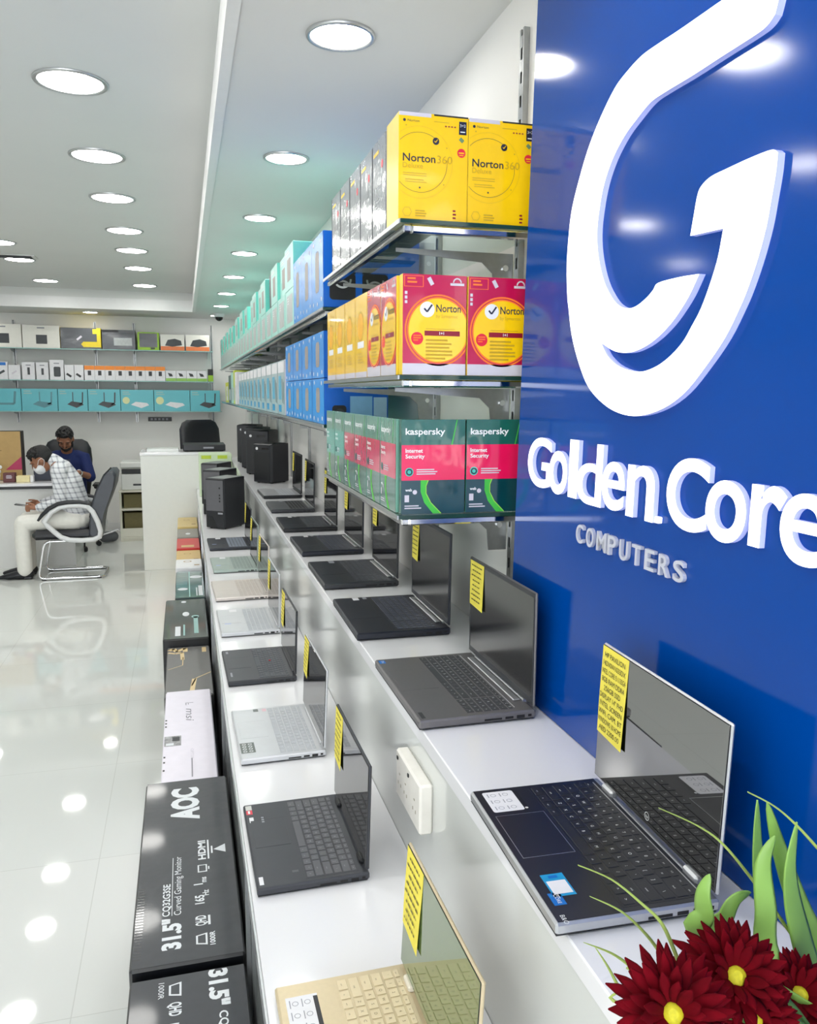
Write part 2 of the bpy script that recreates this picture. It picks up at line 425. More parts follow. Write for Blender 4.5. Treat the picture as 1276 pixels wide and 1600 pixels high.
EMB = [(0.9714, 2.1966), (1.0108, 2.1974), (1.0652, 2.1985), (1.1244, 2.2009), (1.1632, 2.2007), (1.2036, 2.1932), (1.2393, 2.181), (1.2813, 2.1507), (1.3189, 2.1131), (1.3476, 2.0694), (1.3702, 2.023), (1.3779, 1.9754), (1.379, 1.9258), (1.3706, 1.8747), (1.364, 1.855), (1.3446, 1.8034), (1.3106, 1.7526), (1.2719, 1.7133), (1.2177, 1.686), (1.1625, 1.6717), (1.1054, 1.6693), (1.043, 1.6815), (0.9924, 1.7039), (0.9491, 1.7382), (0.9135, 1.7728), (0.8881, 1.8089), (0.8754, 1.8319), (0.8621, 1.8638), (0.8518, 1.898), (0.8469, 1.9287), (0.843, 1.9572), (0.8425, 1.9787), (0.854, 1.9846), (0.89, 1.9855), (0.9347, 1.9841), (0.9684, 1.9822), (0.9881, 1.9748), (0.9953, 1.9642), (1.0001, 1.9406), (1.0049, 1.9143), (0.9332, 1.9108), (0.935, 1.9041), (0.9406, 1.8758), (0.9518, 1.8476), (0.9685, 1.8158), (0.9871, 1.7931), (1.0068, 1.7721), (1.0395, 1.7525), (1.0752, 1.7401), (1.117, 1.7355), (1.1713, 1.7447), (1.212, 1.7628), (1.2359, 1.785), (1.1894, 1.7694), (1.1447, 1.7654), (1.1051, 1.7711), (1.0734, 1.7814), (1.0448, 1.7959), (1.023, 1.8111), (0.998, 1.834), (0.9782, 1.8609), (1.024, 1.8627), (1.0765, 1.8615), (1.0889, 1.853), (1.1067, 1.8431), (1.1326, 1.8345), (1.1566, 1.833), (1.1826, 1.8394), (1.207, 1.8538), (1.2375, 1.8835), (1.261, 1.9245), (1.2712, 1.9643), (1.268, 2.0021), (1.2561, 2.0406), (1.2325, 2.0731), (1.1998, 2.0977), (1.166, 2.1123), (1.1287, 2.1246), (1.0907, 2.1264), (1.0281, 2.1257), (0.9627, 2.1268), (0.8991, 2.1275), (0.8789, 2.1301), (0.8674, 2.1369), (0.8632, 2.1505), (0.8603, 2.1696), (0.8599, 2.191), (0.9081, 2.1937), (0.9714, 2.1966)]
def rounded(Q, n=4):
    """spline through the outline, sharp where it turns sharply"""
    N = len(Q); out = []
    V = [Vector(q) for q in Q]
    sharp = [abs((V[i]-V[i-1]).angle(V[(i+1) % N]-V[i], 0)) > .62 for i in range(N)]
    for i in range(N):
        j = (i+1) % N; b_, c_ = V[i], V[j]; a_ = b_*2-c_ if sharp[i] else V[i-1]; d_ = c_*2-b_ if sharp[j] else V[(j+1) % N]
        for k in range(n):
            q = k/n; out.append(tuple(.5*((2*b_)+(c_-a_)*q+(2*a_-5*b_+4*c_-d_)*q*q+(3*b_-a_-3*c_+d_)*q*q*q)))
    return out
EMB = [q for i, q in enumerate(EMB) if i == 0 or (Vector(q)-Vector(EMB[i-1])).length > 1e-4]
if (Vector(EMB[0])-Vector(EMB[-1])).length < 1e-4: EMB.pop()
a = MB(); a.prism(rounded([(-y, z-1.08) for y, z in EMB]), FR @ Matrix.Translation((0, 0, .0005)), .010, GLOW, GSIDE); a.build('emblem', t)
BOLD = dict(G=.014, o=.014, l=.0, d=.006, e=.010, n=.012, C=.022, r=.02)
def letter(par, ch, y0, y1, z0, z1, n0, th, mf, ms, bold=.03):
    """one cut-out letter stretched to the box y0 (left) .. y1 (right), z0 .. z1"""
    v, f, bb, rim = text_geo(ch, bold, res=10)
    sx, sy = (y0-y1)/(bb[2]-bb[0]), (z1-z0)/(bb[3]-bb[1])
    P2 = [(-y0+(p[0]-bb[0])*sx, z0-1.08+(p[1]-bb[1])*sy) for p in v]
    a = MB(); n = len(P2)
    a.add([(p[0], p[1], n0+th) for p in P2], f, mf, FR)
    a.add([(p[0], p[1], n0) for p in P2], [tuple(q[::-1]) for q in f], ms, FR)
    a.add([(p[0], p[1], n0) for p in P2]+[(p[0], p[1], n0+th) for p in P2], [(i, j, j+n, i+n) for i, j in rim], ms, FR)
    return a.build('letter', par)
for ch, y0, y1, z0, z1 in [('G', 1.5147, 1.4062, 1.5214, 1.6181), ('o', 1.4144, 1.3385, 1.5173, 1.5975), ('l', 1.3326, 1.2985, 1.5183, 1.6214), ('d', 1.3011, 1.211, 1.5144, 1.6187), ('e', 1.2102, 1.1382, 1.5158, 1.5941), ('n', 1.1306, 1.053, 1.5135, 1.5954), ('C', 1.0219, 0.925, 1.5151, 1.616), ('o', 0.9293, 0.8483, 1.5134, 1.5936), ('r', 0.8412, 0.7796, 1.5187, 1.596), ('e', 0.7879, 0.7102, 1.5116, 1.5934)]:
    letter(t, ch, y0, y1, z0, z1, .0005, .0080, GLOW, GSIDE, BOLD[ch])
a = MB(); a.box(-.0085, 1.0390, 1.5145-1.08, -.0006, 1.0490, 1.524-1.08, GLOW, .001); a.build('letter_serif', t)
for i, ch in enumerate('COMPUTERS'):
    k = i/8.; y = 1.2965+(.9963-1.2965)*k; w_ = .0290 if ch not in 'M' else .035
    letter(t, ch, y, y-w_+.003, 1.4417-.002*k, 1.4751-.0045*k, .0005, .006, SILV, SILV, .012)
# ------------------------------------------------------------------ laptops
ROWS = [(.62, [1]*14+[1.0]), (1, [1]*13+[2.0]), (1, [1.5]+[1]*12+[1.5]), (1, [1.75]+[1]*11+[2.25]), (1, [2.25]+[1]*10+[2.75]), (1, [1.25, 1, 1, 1.1, 5.2, 1.1, 1.1, 1.08, 1.08, 1.09])]
CAPS = [['esc', 'f1', 'f2', 'f3', 'f4', 'f5', 'f6', 'f7', 'f8', 'f9', 'f10', 'f11', 'f12', 'ins', 'del'], ['`', '1', '2', '3', '4', '5', '6', '7', '8', '9', '0', '-', '=', 'back'],
        ['tab']+list('QWERTYUIOP')+['[', ']', '\\'], ['caps']+list('ASDFGHJKL')+[';', "'", 'enter'], ['shift']+list('ZXCVBNM')+[',', '.', '/', 'shift'],
        ['ctrl', 'fn', 'win', 'alt', '', 'alt', 'ctrl', '<', '^', '>']]
SCR = {}
NINK = mat('faded_note_ink', (112, 104, 52), .7, var=0)
def PADM(p, d): return d if p in (None, 'alu') else p
def screen_mat(k):
    if k not in SCR:
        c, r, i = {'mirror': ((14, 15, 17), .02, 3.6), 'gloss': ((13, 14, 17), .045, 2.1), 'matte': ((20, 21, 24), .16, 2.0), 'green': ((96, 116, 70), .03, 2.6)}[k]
        SCR[k] = mat('screen_'+k, c, r, ior=i, var=0)
    return SCR[k]
PORT = mat('port_black', (8, 8, 10), .5)
def laptop(label, group, loc, rz, w, d, t, L, ang, body, deck=None, keym=None, leg=None, scr='gloss', bezel=None, split_keys=False, numpad=False,
           note=None, hinge='bar', kb=(.45, .90), pad=(.05, .38), padx=.46, kw=(.04, .96), gap=.0026, notetext=None, keyh=.0011, padm=None, legend=True, extras=None, hingem=None):
    """local frame: +x from the front edge to the hinge, -y along the width (user's left to right)"""
    deck = deck or body; keym = keym or BLACK; bezel = bezel or BLACK
    T = thing('laptop', label, 'laptop', loc, rz, group)
    a = MB(); a.box(0, -w, .003, d, 0, t, body, .0028)
    a.box(.001, -w+.002, .0018, d-.004, -.002, .0030, DGREY)
    for x in (.02, d-.03):
        for y in (-.03, -w+.03): a.box(x-.006, y-.012, .0, x+.006, y+.012, .0019, BLACK)
    a.build('base', T)
    a = MB(); a.box(.0035, -w+.0035, t, d-.010, -.0035, t+.0006, deck, .0002); a.build('palm_deck', T)
    z0 = t+.0006
    # touchpad
    p0, p1, pc, pw = pad[0]*d, pad[1]*d, padx*w, .165*w
    a = MB(); a.box(p0, -pc-pw, z0, p1, -pc+pw, z0+.0003, PADM(padm, deck), .0001)
    fr_ = (ALU if padm == 'alu' else (padm or deck)); padm = None if padm == 'alu' else padm
    pd_ = padm or deck
    for q in ((p0-.0008, -pc-pw-.0008, p0, -pc+pw+.0008), (p1, -pc-pw-.0008, p1+.0008, -pc+pw+.0008), (p0, -pc-pw-.0008, p1, -pc-pw), (p0, -pc+pw, p1, -pc+pw+.0008)):
        a.box(q[0], q[1], z0, q[2], q[3], z0+.00035, fr_)
    a.build('touchpad', T)
    # keyboard: a shallow tray and the keys
    k0, k1, b0, b1 = kb[0]*d, kb[1]*d, kw[0]*w, kw[1]*w
    a = MB(); a.box(k0-.002, -b1-.002, z0, k1+.002, -b0+.002, z0+.0003, deck)
    K = None
    hs = [r[0] for r in ROWS]; tot = sum(hs); sx = (k1-k0)/tot
    kbo = a if not split_keys else None
    if split_keys: K = a.build('keyboard', T)
    x = k1; LG = MB(); lm_ = leg or WINK
    bm = b1-(.0 if not numpad else (b1-b0)*.215)
    for ri, (h, ws) in enumerate(ROWS):
        su = (bm-b0)/sum(ws); u = b0; xa = x-h*sx
        caps = CAPS[ri]
        runs = [(q*su, caps[j] if j < len(caps) else '') for j, q in enumerate(ws)]
        if numpad: runs += [((b1-bm)*.04, None)]+[((b1-bm)*.24, q) for q in [['a', 'b', 'c', 'd'], ['n', '/', '*', '-'], ['7', '8', '9', '+'], ['4', '5', '6', '+'], ['1', '2', '3', '='], ['0', '0', '.', '=']][ri]]
        for q, cap in runs:
            if cap is None: u += q; continue
            kk = MB() if split_keys else kbo
            kk.box(xa+gap/2, -u-q+gap/2, z0+.0001 if split_keys else z0, x-gap/2, -u-gap/2, z0+keyh, keym, .0005)
            if split_keys: kk.build('key', K)
            if legend and cap:
                hh = .0046 if len(cap) == 1 else .0024
                Art(LG, (xa+h*sx*.42, -u-q*.5, z0+keyh), (0, -1, 0), (1, 0, 0), .00012).text(cap.upper() if len(cap) == 1 else cap, 0, -.001, hh, lm_, 1, align='c')
            u += q
        x = xa
    if not split_keys: K = kbo.build('keyboard', T)
    if legend: LG.build('key_legends', K)
    # lid
    S = Vector((-math.cos(ang), 0, math.sin(ang)))
    M = Matrix(((0, S.x, -math.sin(ang), d-.0065), (-1, 0, 0, 0), (0, S.z, -math.cos(ang), t+.0025), (0, 0, 0, 1)))
    a = MB(); a.box(0, 0.003, -.0055, w, L, 0, body, .0022, M); LID = a.build('lid', T)
    bt = .006
    a = MB()
    a.box(.002, .006, 0, w-.002, .018, .0009, bezel, .0002, M); a.box(.002, L-.011, 0, w-.002, L-.002, .0009, bezel, .0002, M)
    a.box(.002, .018, 0, .002+bt, L-.011, .0009, bezel, 0, M); a.box(w-.002-bt, .018, 0, w-.002, L-.011, .0009, bezel, 0, M)
    a.add([(w/2+.002*math.cos(k*PI/4), L-.0065+.002*math.sin(k*PI/4), .0011) for k in range(8)], [tuple(range(8))], PORT, M)
    a.build('screen_bezel', LID)
    full = scr in ('mirror', 'green')
    a = MB()
    if full: a.box(.003, .007, .0009, w-.003, L-.003, .0014, screen_mat(scr), .0002, M)
    else: a.box(.002+bt, .018, 0, w-.002-bt, L-.011, .0006, screen_mat(scr), 0, M)
    a.build('display_panel', LID)
    # hinge
    hm = hingem or body; a = MB()
    if hinge == 'bar':
        a.cyl((d-.0055, -w*.12, t+.0022), (d-.0055, -w*.88, t+.0022), .0042, hm, 10)
        if hingem is ALU or hingem is SILVER: a.box(d-.026, -w*.86, t+.0007, d-.0115, -w*.12, t+.0040, hm, .0012)
        a.build('hinge_bar', T)
    else:
        for y in (w*.11, w*.80):
            b = MB(); b.box(d-.013, -y-.032, t-.002, d+.0005, -y, t+.0095, hm, .003); b.build('hinge', T)
    # ports on the right-hand edge
    a = MB(); y = -w-.0004
    for x0, x1, za, zb in ((.55, .70, .35, .55), (.73, .80, .35, .60), (.83, .90, .3, .65), (.93, .96, .4, .65)):
        a.box(x0*d, y, t*za, x1*d, y+.0006, t*zb, PORT)
    a.build('ports', T)
    # yellow price note
    if note:
        u0, u1, s1, ln = note
        zc = .0016 if full else .0011
        n = 8; vs_ = []
        for i in range(n+1):
            q = i/n; s_ = s1-ln*q; cu = zc+.0012*math.sin(q*PI*1.3)*q+.002*q*q
            vs_ += [(u0, s_, cu), (u1, s_-.002*q, cu+.0025*q*q)]
        fs = [(2*i, 2*i+2, 2*i+3, 2*i+1) for i in range(n)]
        a = MB(); a.add(vs_, fs, YEL, M); a.add([(p[0], p[1], p[2]-.0002) for p in vs_], [f[::-1] for f in fs], YEL, M)
        N = a.build('price_note', T); a = MB()
        o3 = M @ Vector((0, 0, 0)); A_ = Art(a, o3, (0, -1, 0), S)
        def lift_at(s_, u_):
            q = max(0, min(1, (s1-s_)/ln)); return zc+.0012*math.sin(q*PI*1.3)*q+.002*q*q+.0025*q*q*((u_-u0)/(u1-u0))
        if notetext:
            k = len(notetext); hgt = ln/(k*1.62+1)
            for i, tx in enumerate(notetext):
                s_ = s1-ln*(i+1.25)/(k+.8); A_.k = lift_at(s_, (u0+u1)/2)+.0009; A_.l = 1
                ww = min((u1-u0)*.90, len(tx)*hgt*.72)
                A_.text(tx, (u0+u1)/2, s_, hgt, INK, 1, align='c', w=ww)
        else:
            r = random.Random(int(loc[1]*100)); k = 8
            for i in range(k):
                s_ = s1-ln*(i+1)/(k+1.2); A_.k = lift_at(s_, u1)+.0008; hw = (u1-u0)*(.26+.16*r.random()); c_ = (u0+u1)/2
                x_ = c_-hw
                while x_ < c_+hw:
                    q = min((u1-u0)*(.06+.10*r.random()), c_+hw-x_); A_.rect(x_, s_, x_+q, s_+ln*.028, NINK, 1); x_ += q+(u1-u0)*.035
        a.build('note_writing', N)
    if extras: extras(T, LID, z0, M)
    return T
def rrect(A_, u0, v0, u1, v1, r, m, l):
    pts = []
    for cx, cy, a0 in ((u1-r, v1-r, 0), (u0+r, v1-r, 90), (u0+r, v0+r, 180), (u1-r, v0+r, 270)):
        pts += [(cx+r*math.cos(math.radians(a0+i*22.5)), cy+r*math.sin(math.radians(a0+i*22.5))) for i in range(5)]
    A_.poly(pts, m, l)
def sticker(T, z0, x, y, du, dv, m, name='sticker', label=None, art=None):
    """flat sticker on the palm deck; u runs along the width, v towards the hinge"""
    a = MB(); A_ = Art(a, (x, y, z0), (0, -1, 0), (1, 0, 0), .0002); A_.rect(0, 0, du, dv, m, 1)
    if art: art(A_, du, dv)
    o = a.build(name, T)
    if label: o['label'] = label
    return o
SILVER = mat('silver_aluminium', (190, 192, 196), .3, .75, var=.02, scale=100)
NAVYD = mat('navy_black_deck', (24, 27, 38), .33, var=.04)
NAVK = mat('navy_black_keys', (27, 30, 39), .42)
NAVK2 = mat('navy_grey_keys', (64, 69, 84), .45); CHARK = mat('charcoal_keys', (66, 70, 78), .45)
GRAPH = mat('warm_graphite', (112, 110, 112), .38, .35, var=.02, scale=150)
GRAPHK = mat('graphite_keys', (62, 64, 68), .5)
SLATE = mat('slate_grey', (62, 64, 70), .4, .2, var=.03)
SLATEK = mat('slate_keys', (92, 93, 98), .5)
INKB = mat('ink_blue_black', (26, 30, 42), .4, var=.04)
GOLD = mat('pale_gold_metal', (216, 200, 166), .32, .45, var=.02, scale=120)
GOLDK = mat('pale_gold_keys', (224, 208, 174), .45)
GLEG = mat('gold_legends', (120, 104, 72), .5, var=0)
LSIL = mat('light_silver', (206, 208, 212), .35, .45, var=.02)
LSILK = mat('light_silver_keys', (186, 190, 196), .5)
CHAR = mat('charcoal', (48, 50, 55), .42, var=.03)
TEALS = mat('sage_silver', (164, 178, 172), .35, .4, var=.02)
TEALK = mat('sage_keys', (136, 150, 146), .5)
ROSE = mat('champagne_metal', (210, 202, 196), .35, .4, var=.02)
ROSEK = mat('champagne_keys', (196, 187, 180), .5)
BLUES = mat('bright_blue_sticker', (0, 110, 196), .35)
CYANS = mat('cyan_sticker', (24, 152, 206), .35)
REDS = mat('red_sticker', (222, 60, 78), .4)
WST = mat('white_sticker', (232, 232, 236), .4)
GST = mat('grey_print', (150, 152, 160), .5, var=0)
def spec_sticker(A_, du, dv):
    A_.rect(du*.06, dv*.86, du, dv, DGREY, 2)
    for i in range(2):
        for j in range(3): A_.ring(du*(.18+.30*j), dv*(.28+.38*i), dv*.08, dv*.10, GST, 2, n=16); A_.rect(du*(.08+.30*j), dv*(.10+.38*i), du*(.28+.30*j), dv*(.13+.38*i), GST, 2)
    A_.disc(du*.93, dv*.93, dv*.04, WST, 3, 12)
def chip(A_, du, dv):
    A_.text('CORE', du*.15, dv*.38, dv*.3, WINK, 2); A_.rect(du*.15, dv*.74, du*.5, dv*.8, WINK, 2); A_.rect(du*.15, dv*.14, du*.3, dv*.26, CYANS, 2)
def hp_extras(T, LID, z0, M):
    w, d = .326, .213
    a = MB(); A_ = Art(a, (.014, -.012, z0), (0, -1, 0), (1, 0, 0), .0002)
    rrect(A_, 0, 0, .060, .048, .004, WST, 1); A_.rect(.004, .0485, .060, .055, BLACK, 1)
    for i in range(3):
        for j in range(2): A_.ring(.011+.019*i, .015+.019*j, .0036, .0044, GST, 2, n=14); A_.rect(.006+.019*i, .006+.019*j, .016+.019*i, .0075+.019*j, GST, 2)
    A_.disc(.056, .0515, .0024, WST, 3, 14)
    a.build('feature_label', T)
    sticker(T, z0, .018, -.232, .046, .030, CYANS, 'square_sticker', 'cyan sticker with a white square', lambda A_, u, v: (A_.rect(u*.32, v*.08, u*.90, v*.92, WST, 2), A_.rect(u*.08, v*.3, u*.2, v*.7, BLUES, 2)))
    sticker(T, z0, .012, -.270, .024, .016, BLUES, 'chip_sticker', 'small blue sticker', chip)
    a = MB(); A_ = Art(a, (.010, -.312, z0), (0, -1, 0), (1, 0, 0), .0002); A_.text('B&O', 0, 0, .006, WINK, 1); a.build('printed_letters', T)
    a = MB(); A_ = Art(a, M @ Vector((w*.5, .019, .0015)), (0, -1, 0), M.to_3x3() @ Vector((0, 1, 0)), .0002)
    A_.ring(0, 0, .0050, .0060, WINK, 1, n=24); A_.text('hp', 0, -.0022, .0048, WINK, 1, align='c', shear=.25); a.build('round_logo', LID)
    a = MB(); a.box(d-.0085, -.06, z0-.0005, d-.0065, -w+.06, z0+.001, SILVER); a.build('hinge_trim', T)
    a = MB(); a.box(.90*d+.004, -.016, z0, .90*d+.0052, -w+.016, z0+.0005, SILVER); a.build('keyboard_trim', T)
HPNOTE = ['HP PAVILION', '14DV0W1033DX', 'INTEL CORE I5 1135G4', '8GB RAM DDR4', '256GB SSD', 'DISPLAY 14" FHD', 'INTEL SCREEN', 'WIFI, CAM, BT', 'WINDOWS 10 HOME', 'AED 2200.00']
R_ = math.radians
GU, GL = 'open laptops on the upper counter', 'open laptops on the lower counter'
laptop('nearest laptop on the upper counter, black keyboard deck with silver edges, before the blue sign', GU, (.405, 1.107, ZU), -.034, .326, .213, .018, .220, R_(91.7), SILVER, NAVYD, NAVK, WINK,
       'mirror', split_keys=True, note=(.003, .084, .217, .138), notetext=HPNOTE, hinge='two', hingem=SILVER, padm='alu', kb=(.43, .90), pad=(.06, .40), padx=.42, extras=hp_extras)
def tb_extras(T, LID, z0, M):
    sticker(T, z0, .005, -.012, .020, .014, BLUES, 'chip_sticker', 'blue chip sticker', chip)
    a = MB(); A_ = Art(a, (.008, -.325, z0), (0, -1, 0), (1, 0, 0), .0002); A_.rect(0, 0, .03, .008, DGREY, 1); a.build('maker_plate', T)
    a = MB(); a.box(.197, -.02, z0, .1985, -.345, z0+.0006, LSIL); a.build('keyboard_trim', T)
laptop('grey-brown metal laptop with white-lettered keys, second from the camera on the upper counter', GU, (.402, 1.746, ZU), .002, .366, .234, .019, .228, R_(89.8), GRAPH, GRAPH, GRAPHK, WINK,
       'matte', split_keys=True, numpad=True, note=(.006, .092, .222, .103), hinge='bar', hingem=SILVER, kb=(.42, .83), pad=(.05, .37), padx=.40, extras=tb_extras, bezel=CHAR)
def generic(kind):
    def fx(T, LID, z0, M):
        if kind == 'blackblue':
            sticker(T, z0, .055, -.006, .03, .018, WST, 'white_sticker', 'white sticker')
            sticker(T, z0, .085, -.006, .022, .012, GST, 'grey_sticker', 'grey sticker')
        if kind == 'plain': sticker(T, z0, .07, -.006, .04, .02, GST, 'grey_sticker', 'grey sticker')
        if kind == 'blackbar':
            sticker(T, z0, .006, -.29, .03, .008, GST, 'maker_plate')
        if kind == 'yoga':
            sticker(T, z0, .004, -.008, .020, .013, mat('pale_grey_sticker', (200, 200, 196), .4), 'grey_sticker', 'pale grey chip sticker')
            sticker(T, z0, .004, -.029, .018, .013, REDS, 'red_sticker', 'red sticker', lambda A_, u, v: A_.rect(u*.12, v*.3, u*.8, v*.62, WINK, 2))
            sticker(T, z0, .008, -.060, .022, .009, WST, 'white_sticker', 'white label strip')
            sticker(T, z0, .031, -.060, .03, .009, DGREY, 'printed_strip', None, lambda A_, u, v: [A_.rect(u*(.1+.3*i), v*.2, u*(.28+.3*i), v*.8, GST, 2) for i in range(3)])
            sticker(T, z0, .006, -.285, .026, .008, WST, 'maker_plate', 'white maker plate')
            sticker(T, z0, .070, -.278, .007, .012, SLATEK, 'fingerprint_reader')
        if kind == 'acer':
            sticker(T, z0, .004, -.235, .062, .036, mat('grey_green_sticker', (104, 112, 108), .4), 'spec_sticker', 'grey specification sticker',
                    lambda A_, u, v: [A_.ring(u*(.16+.23*i), v*(.28+.42*j), v*.09, v*.14, WINK, 2, n=14) for i in range(4) for j in range(2)])
            sticker(T, z0, .06, -.01, .02, .014, mat('grey_chip', (110, 116, 116), .4), 'chip_sticker', 'grey chip sticker')
            sticker(T, z0, .085, -.012, .02, .012, mat('pink_sticker', (226, 190, 200), .4), 'pink_sticker', 'pale pink sticker')
        if kind == 'think':
            sticker(T, z0, .012, -.245, .04, .006, GST, 'maker_plate'); sticker(T, z0, .012, -.02, .025, .008, GST, 'grey_sticker')
            a = MB(); a.cyl((.150, -.155, z0), (.150, -.155, z0+.0028), .0035, mat('red_rubber', (190, 30, 36), .6), 12); a.build('pointing_stick', T)['label'] = 'red pointing stick'
        if kind == 'gold':
            sticker(T, z0, .012, -.030, .082, .048, WST, 'feature_label', 'white feature label', spec_sticker)
        if kind == 'white':
            sticker(T, z0, .05, -.012, .04, .03, WST, 'white_sticker', 'white sticker'); sticker(T, z0, .02, -.18, .05, .025, mat('pale_blue_print', (170, 184, 226), .4), 'blue_sticker', 'pale blue sticker')
    return fx
for lab, y, x, rz, w, d, L, ang, b, dk, k, lg, scr, note, ex, bz in [
    ('blue-black laptop third along the upper counter under the green software boxes', 2.315, .406, -.007, .366, .247, .245, 90.6, INKB, INKB, NAVK2, GST, 'matte', (.006, .075, .235, .12), 'blackblue', INKB),
    ('dark charcoal laptop fourth along the upper counter, pale sticker at its front corner', 2.862, .412, 0, .360, .244, .238, 90.8, CHAR, INKB, CHARK, GST, 'gloss', (.006, .075, .232, .10), 'plain', BLACK),
    ('navy-black laptop fifth along the upper counter, small pale stickers at the front', 3.403, .415, .008, .354, .241, .236, 90.8, INKB, INKB, NAVK2, GST, 'gloss', (.006, .075, .225, .11), 'blackblue', BLACK),
    ('black laptop sixth along the upper counter, half under the shelf end', 3.961, .417, -.010, .352, .244, .236, 90.8, BLACK, INKB, CHARK, GST, 'gloss', (.006, .07, .225, .11), 'blackblue', BLACK),
    ('grey laptop seventh along the upper counter with a black lid', 4.558, .424, -.008, .344, .225, .236, 91., CHAR, mat('mid_grey_deck', (96, 98, 102), .4), DGREY, GST, 'gloss', (.006, .07, .225, .11), 'plain', BLACK),
    ('silver laptop farthest along the upper counter, beside the black computer tower', 5.159, .429, .018, .353, .229, .236, 91., BLACK, LSIL, LSILK, GST, 'gloss', (.006, .07, .225, .11), None, BLACK)]:
    laptop(lab, GU, (x, y, ZU), rz, w, d, .020, L, R_(ang), b, dk, k, lg, scr, bezel=bz, note=note, hinge='bar', hingem=(ALU if y < 5 else None), numpad=(y < 4), extras=generic(ex),
           kb=(.44, .86), gap=.0040, legend=(y < 4), pad=(.06, .38))
# lower counter
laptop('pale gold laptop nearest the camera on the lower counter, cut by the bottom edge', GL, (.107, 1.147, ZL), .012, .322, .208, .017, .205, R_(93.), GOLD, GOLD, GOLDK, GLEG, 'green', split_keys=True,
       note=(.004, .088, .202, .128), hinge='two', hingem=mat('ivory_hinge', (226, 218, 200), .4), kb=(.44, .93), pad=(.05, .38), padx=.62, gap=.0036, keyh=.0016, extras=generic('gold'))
laptop('dark grey laptop with a folding hinge, second from the camera on the lower counter', GL, (.099, 1.726, ZL), .011, .323, .212, .017, .212, R_(91.5), SLATE, SLATE, SLATEK, GST, 'mirror', split_keys=True,
       note=(.003, .080, .209, .118), hinge='two', hingem=BLACK, kb=(.44, .90), pad=(.05, .38), padx=.40, extras=generic('yoga'), gap=.0032)
for lab, y, x, rz, w, d, L, ang, b, dk, k, lg, scr, note, ex, bz, lgd in [
    ('light silver laptop third along the lower counter, grey specification sticker on its corner', 2.284, .104, .019, .331, .214, .209, 92.3, LSIL, LSIL, LSILK, WINK, 'mirror', (.003, .075, .206, .105), 'acer', BLACK, True),
    ('black laptop with a red pointing stick, fourth along the lower counter', 2.851, .102, .018, .329, .217, .213, 91.8, CHAR, SLATE, CHARK, GST, 'mirror', (.003, .075, .208, .12), 'think', BLACK, True),
    ('white-silver laptop fifth along the lower counter, white and blue stickers on its deck', 3.413, .105, .015, .350, .223, .214, 91., LSIL, LSIL, LSILK, WINK, 'mirror', (.003, .075, .208, .12), 'white', LSIL, False),
    ('champagne-coloured laptop sixth along the lower counter', 3.960, .100, .030, .348, .234, .222, 91.9, ROSE, ROSE, ROSEK, WINK, 'mirror', (.003, .075, .215, .12), None, ROSE, False),
    ('sage-silver laptop seventh along the lower counter', 4.542, .113, .023, .342, .226, .224, 92., TEALS, TEALS, TEALK, WINK, 'gloss', (.003, .075, .215, .12), 'white', BLACK, False),
    ('dark navy laptop with grey keys, eighth along the lower counter before the computer tower', 5.167, .113, .02, .348, .241, .225, 91.5, INKB, INKB, mat('blue_grey_keys', (112, 120, 134), .5), WINK, 'gloss', (.003, .075, .218, .12), 'white', BLACK, False)]:
    laptop(lab, GL, (x, y, ZL), rz, w, d, .018, L, R_(ang), b, dk, k, lg, scr, bezel=bz, note=note, hinge='bar', extras=generic(ex) if ex else None, legend=lgd, kb=(.46, .90), pad=(.05, .38))
# ------------------------------------------------------------------ shelves on the right wall
def upright(x, y, z0, z1, label, face='x', group='slotted wall uprights'):
    t = thing('wall_upright', label, 'shelf upright', (x, y, z0), 0, group)
    a = MB(); h = z1-z0
    if face == 'x':
        a.box(-.014, -.012, 0, -.0005, -.005, h, STEEL); a.box(-.014, .005, 0, -.0005, .012, h, STEEL); a.box(-.004, -.005, 0, -.0005, .005, h, DGREY)
        for k in range(int(h/.05)): a.box(-.0145, -.005, .02+.05*k, -.012, .005, .045+.05*k, STEEL)
    else:
        a.box(-.012, -.014, 0, -.005, -.0005, h, STEEL); a.box(.005, -.014, 0, .012, -.0005, h, STEEL); a.box(-.005, -.004, 0, .005, -.0005, h, DGREY)
    a.build('slotted_channel', t)
    return t
UPY = [1.80, 2.42, 3.30, 4.20, 5.10, 6.0, 6.9, 7.8, 8.7, 9.6]
for i, y in enumerate(UPY):
    upright(XW, y, 1.09, 2.50, f'{NTH[i]} slotted metal upright from the blue sign on the right wall')
def wall_shelf(label, y0, y1, zt, x0, brackets, tint=GLASS, thick=.008, lip=True):
    """glass shelf on the right wall; zt is its top face"""
    t = thing('glass_shelf', label, 'shelf', (0, 0, zt), 0, 'glass shelves on the right wall')
    a = MB(); a.box(x0+.003, y0, -thick, XW-.016, y1, 0, tint); a.build('glass_pane', t)
    a = MB(); a.box(x0, y0-.0005, -thick-.001, x0+.0028, y1+.0005, -.0005, SEDGE); a.box(x0+.003, y0-.0028, -thick, XW-.016, y0-.0003, -.0002, GEDGE); a.build('pane_edge', t)
    if lip:
        a = MB(); a.box(x0+.012, y0+.01, -thick-.016, x0+.03, y1-.01, -thick-.0004, CHROME, .003); a.box(x0+.03, y0+.01, -thick-.016, XW-.03, y0+.03, -thick-.0004, CHROME, .003); a.build('chrome_rail', t)
    for y in brackets:
        a = MB()
        a.prism([(0, 0), (.28, 0), (.28, -.008), (.075, -.022), (.05, -.045), (.045, -.095), (0, -.095)], frame((XW-.0152, y+.018, -thick-.0168), (-1, 0, 0), (0, 0, 1)), .0035, STEEL)
        a.cyl((XW-.035, y+.012, -thick-.05), (XW-.035, y+.024, -thick-.05), .007, CHROME, 10)
        b = a.build('bracket', t)
    return t
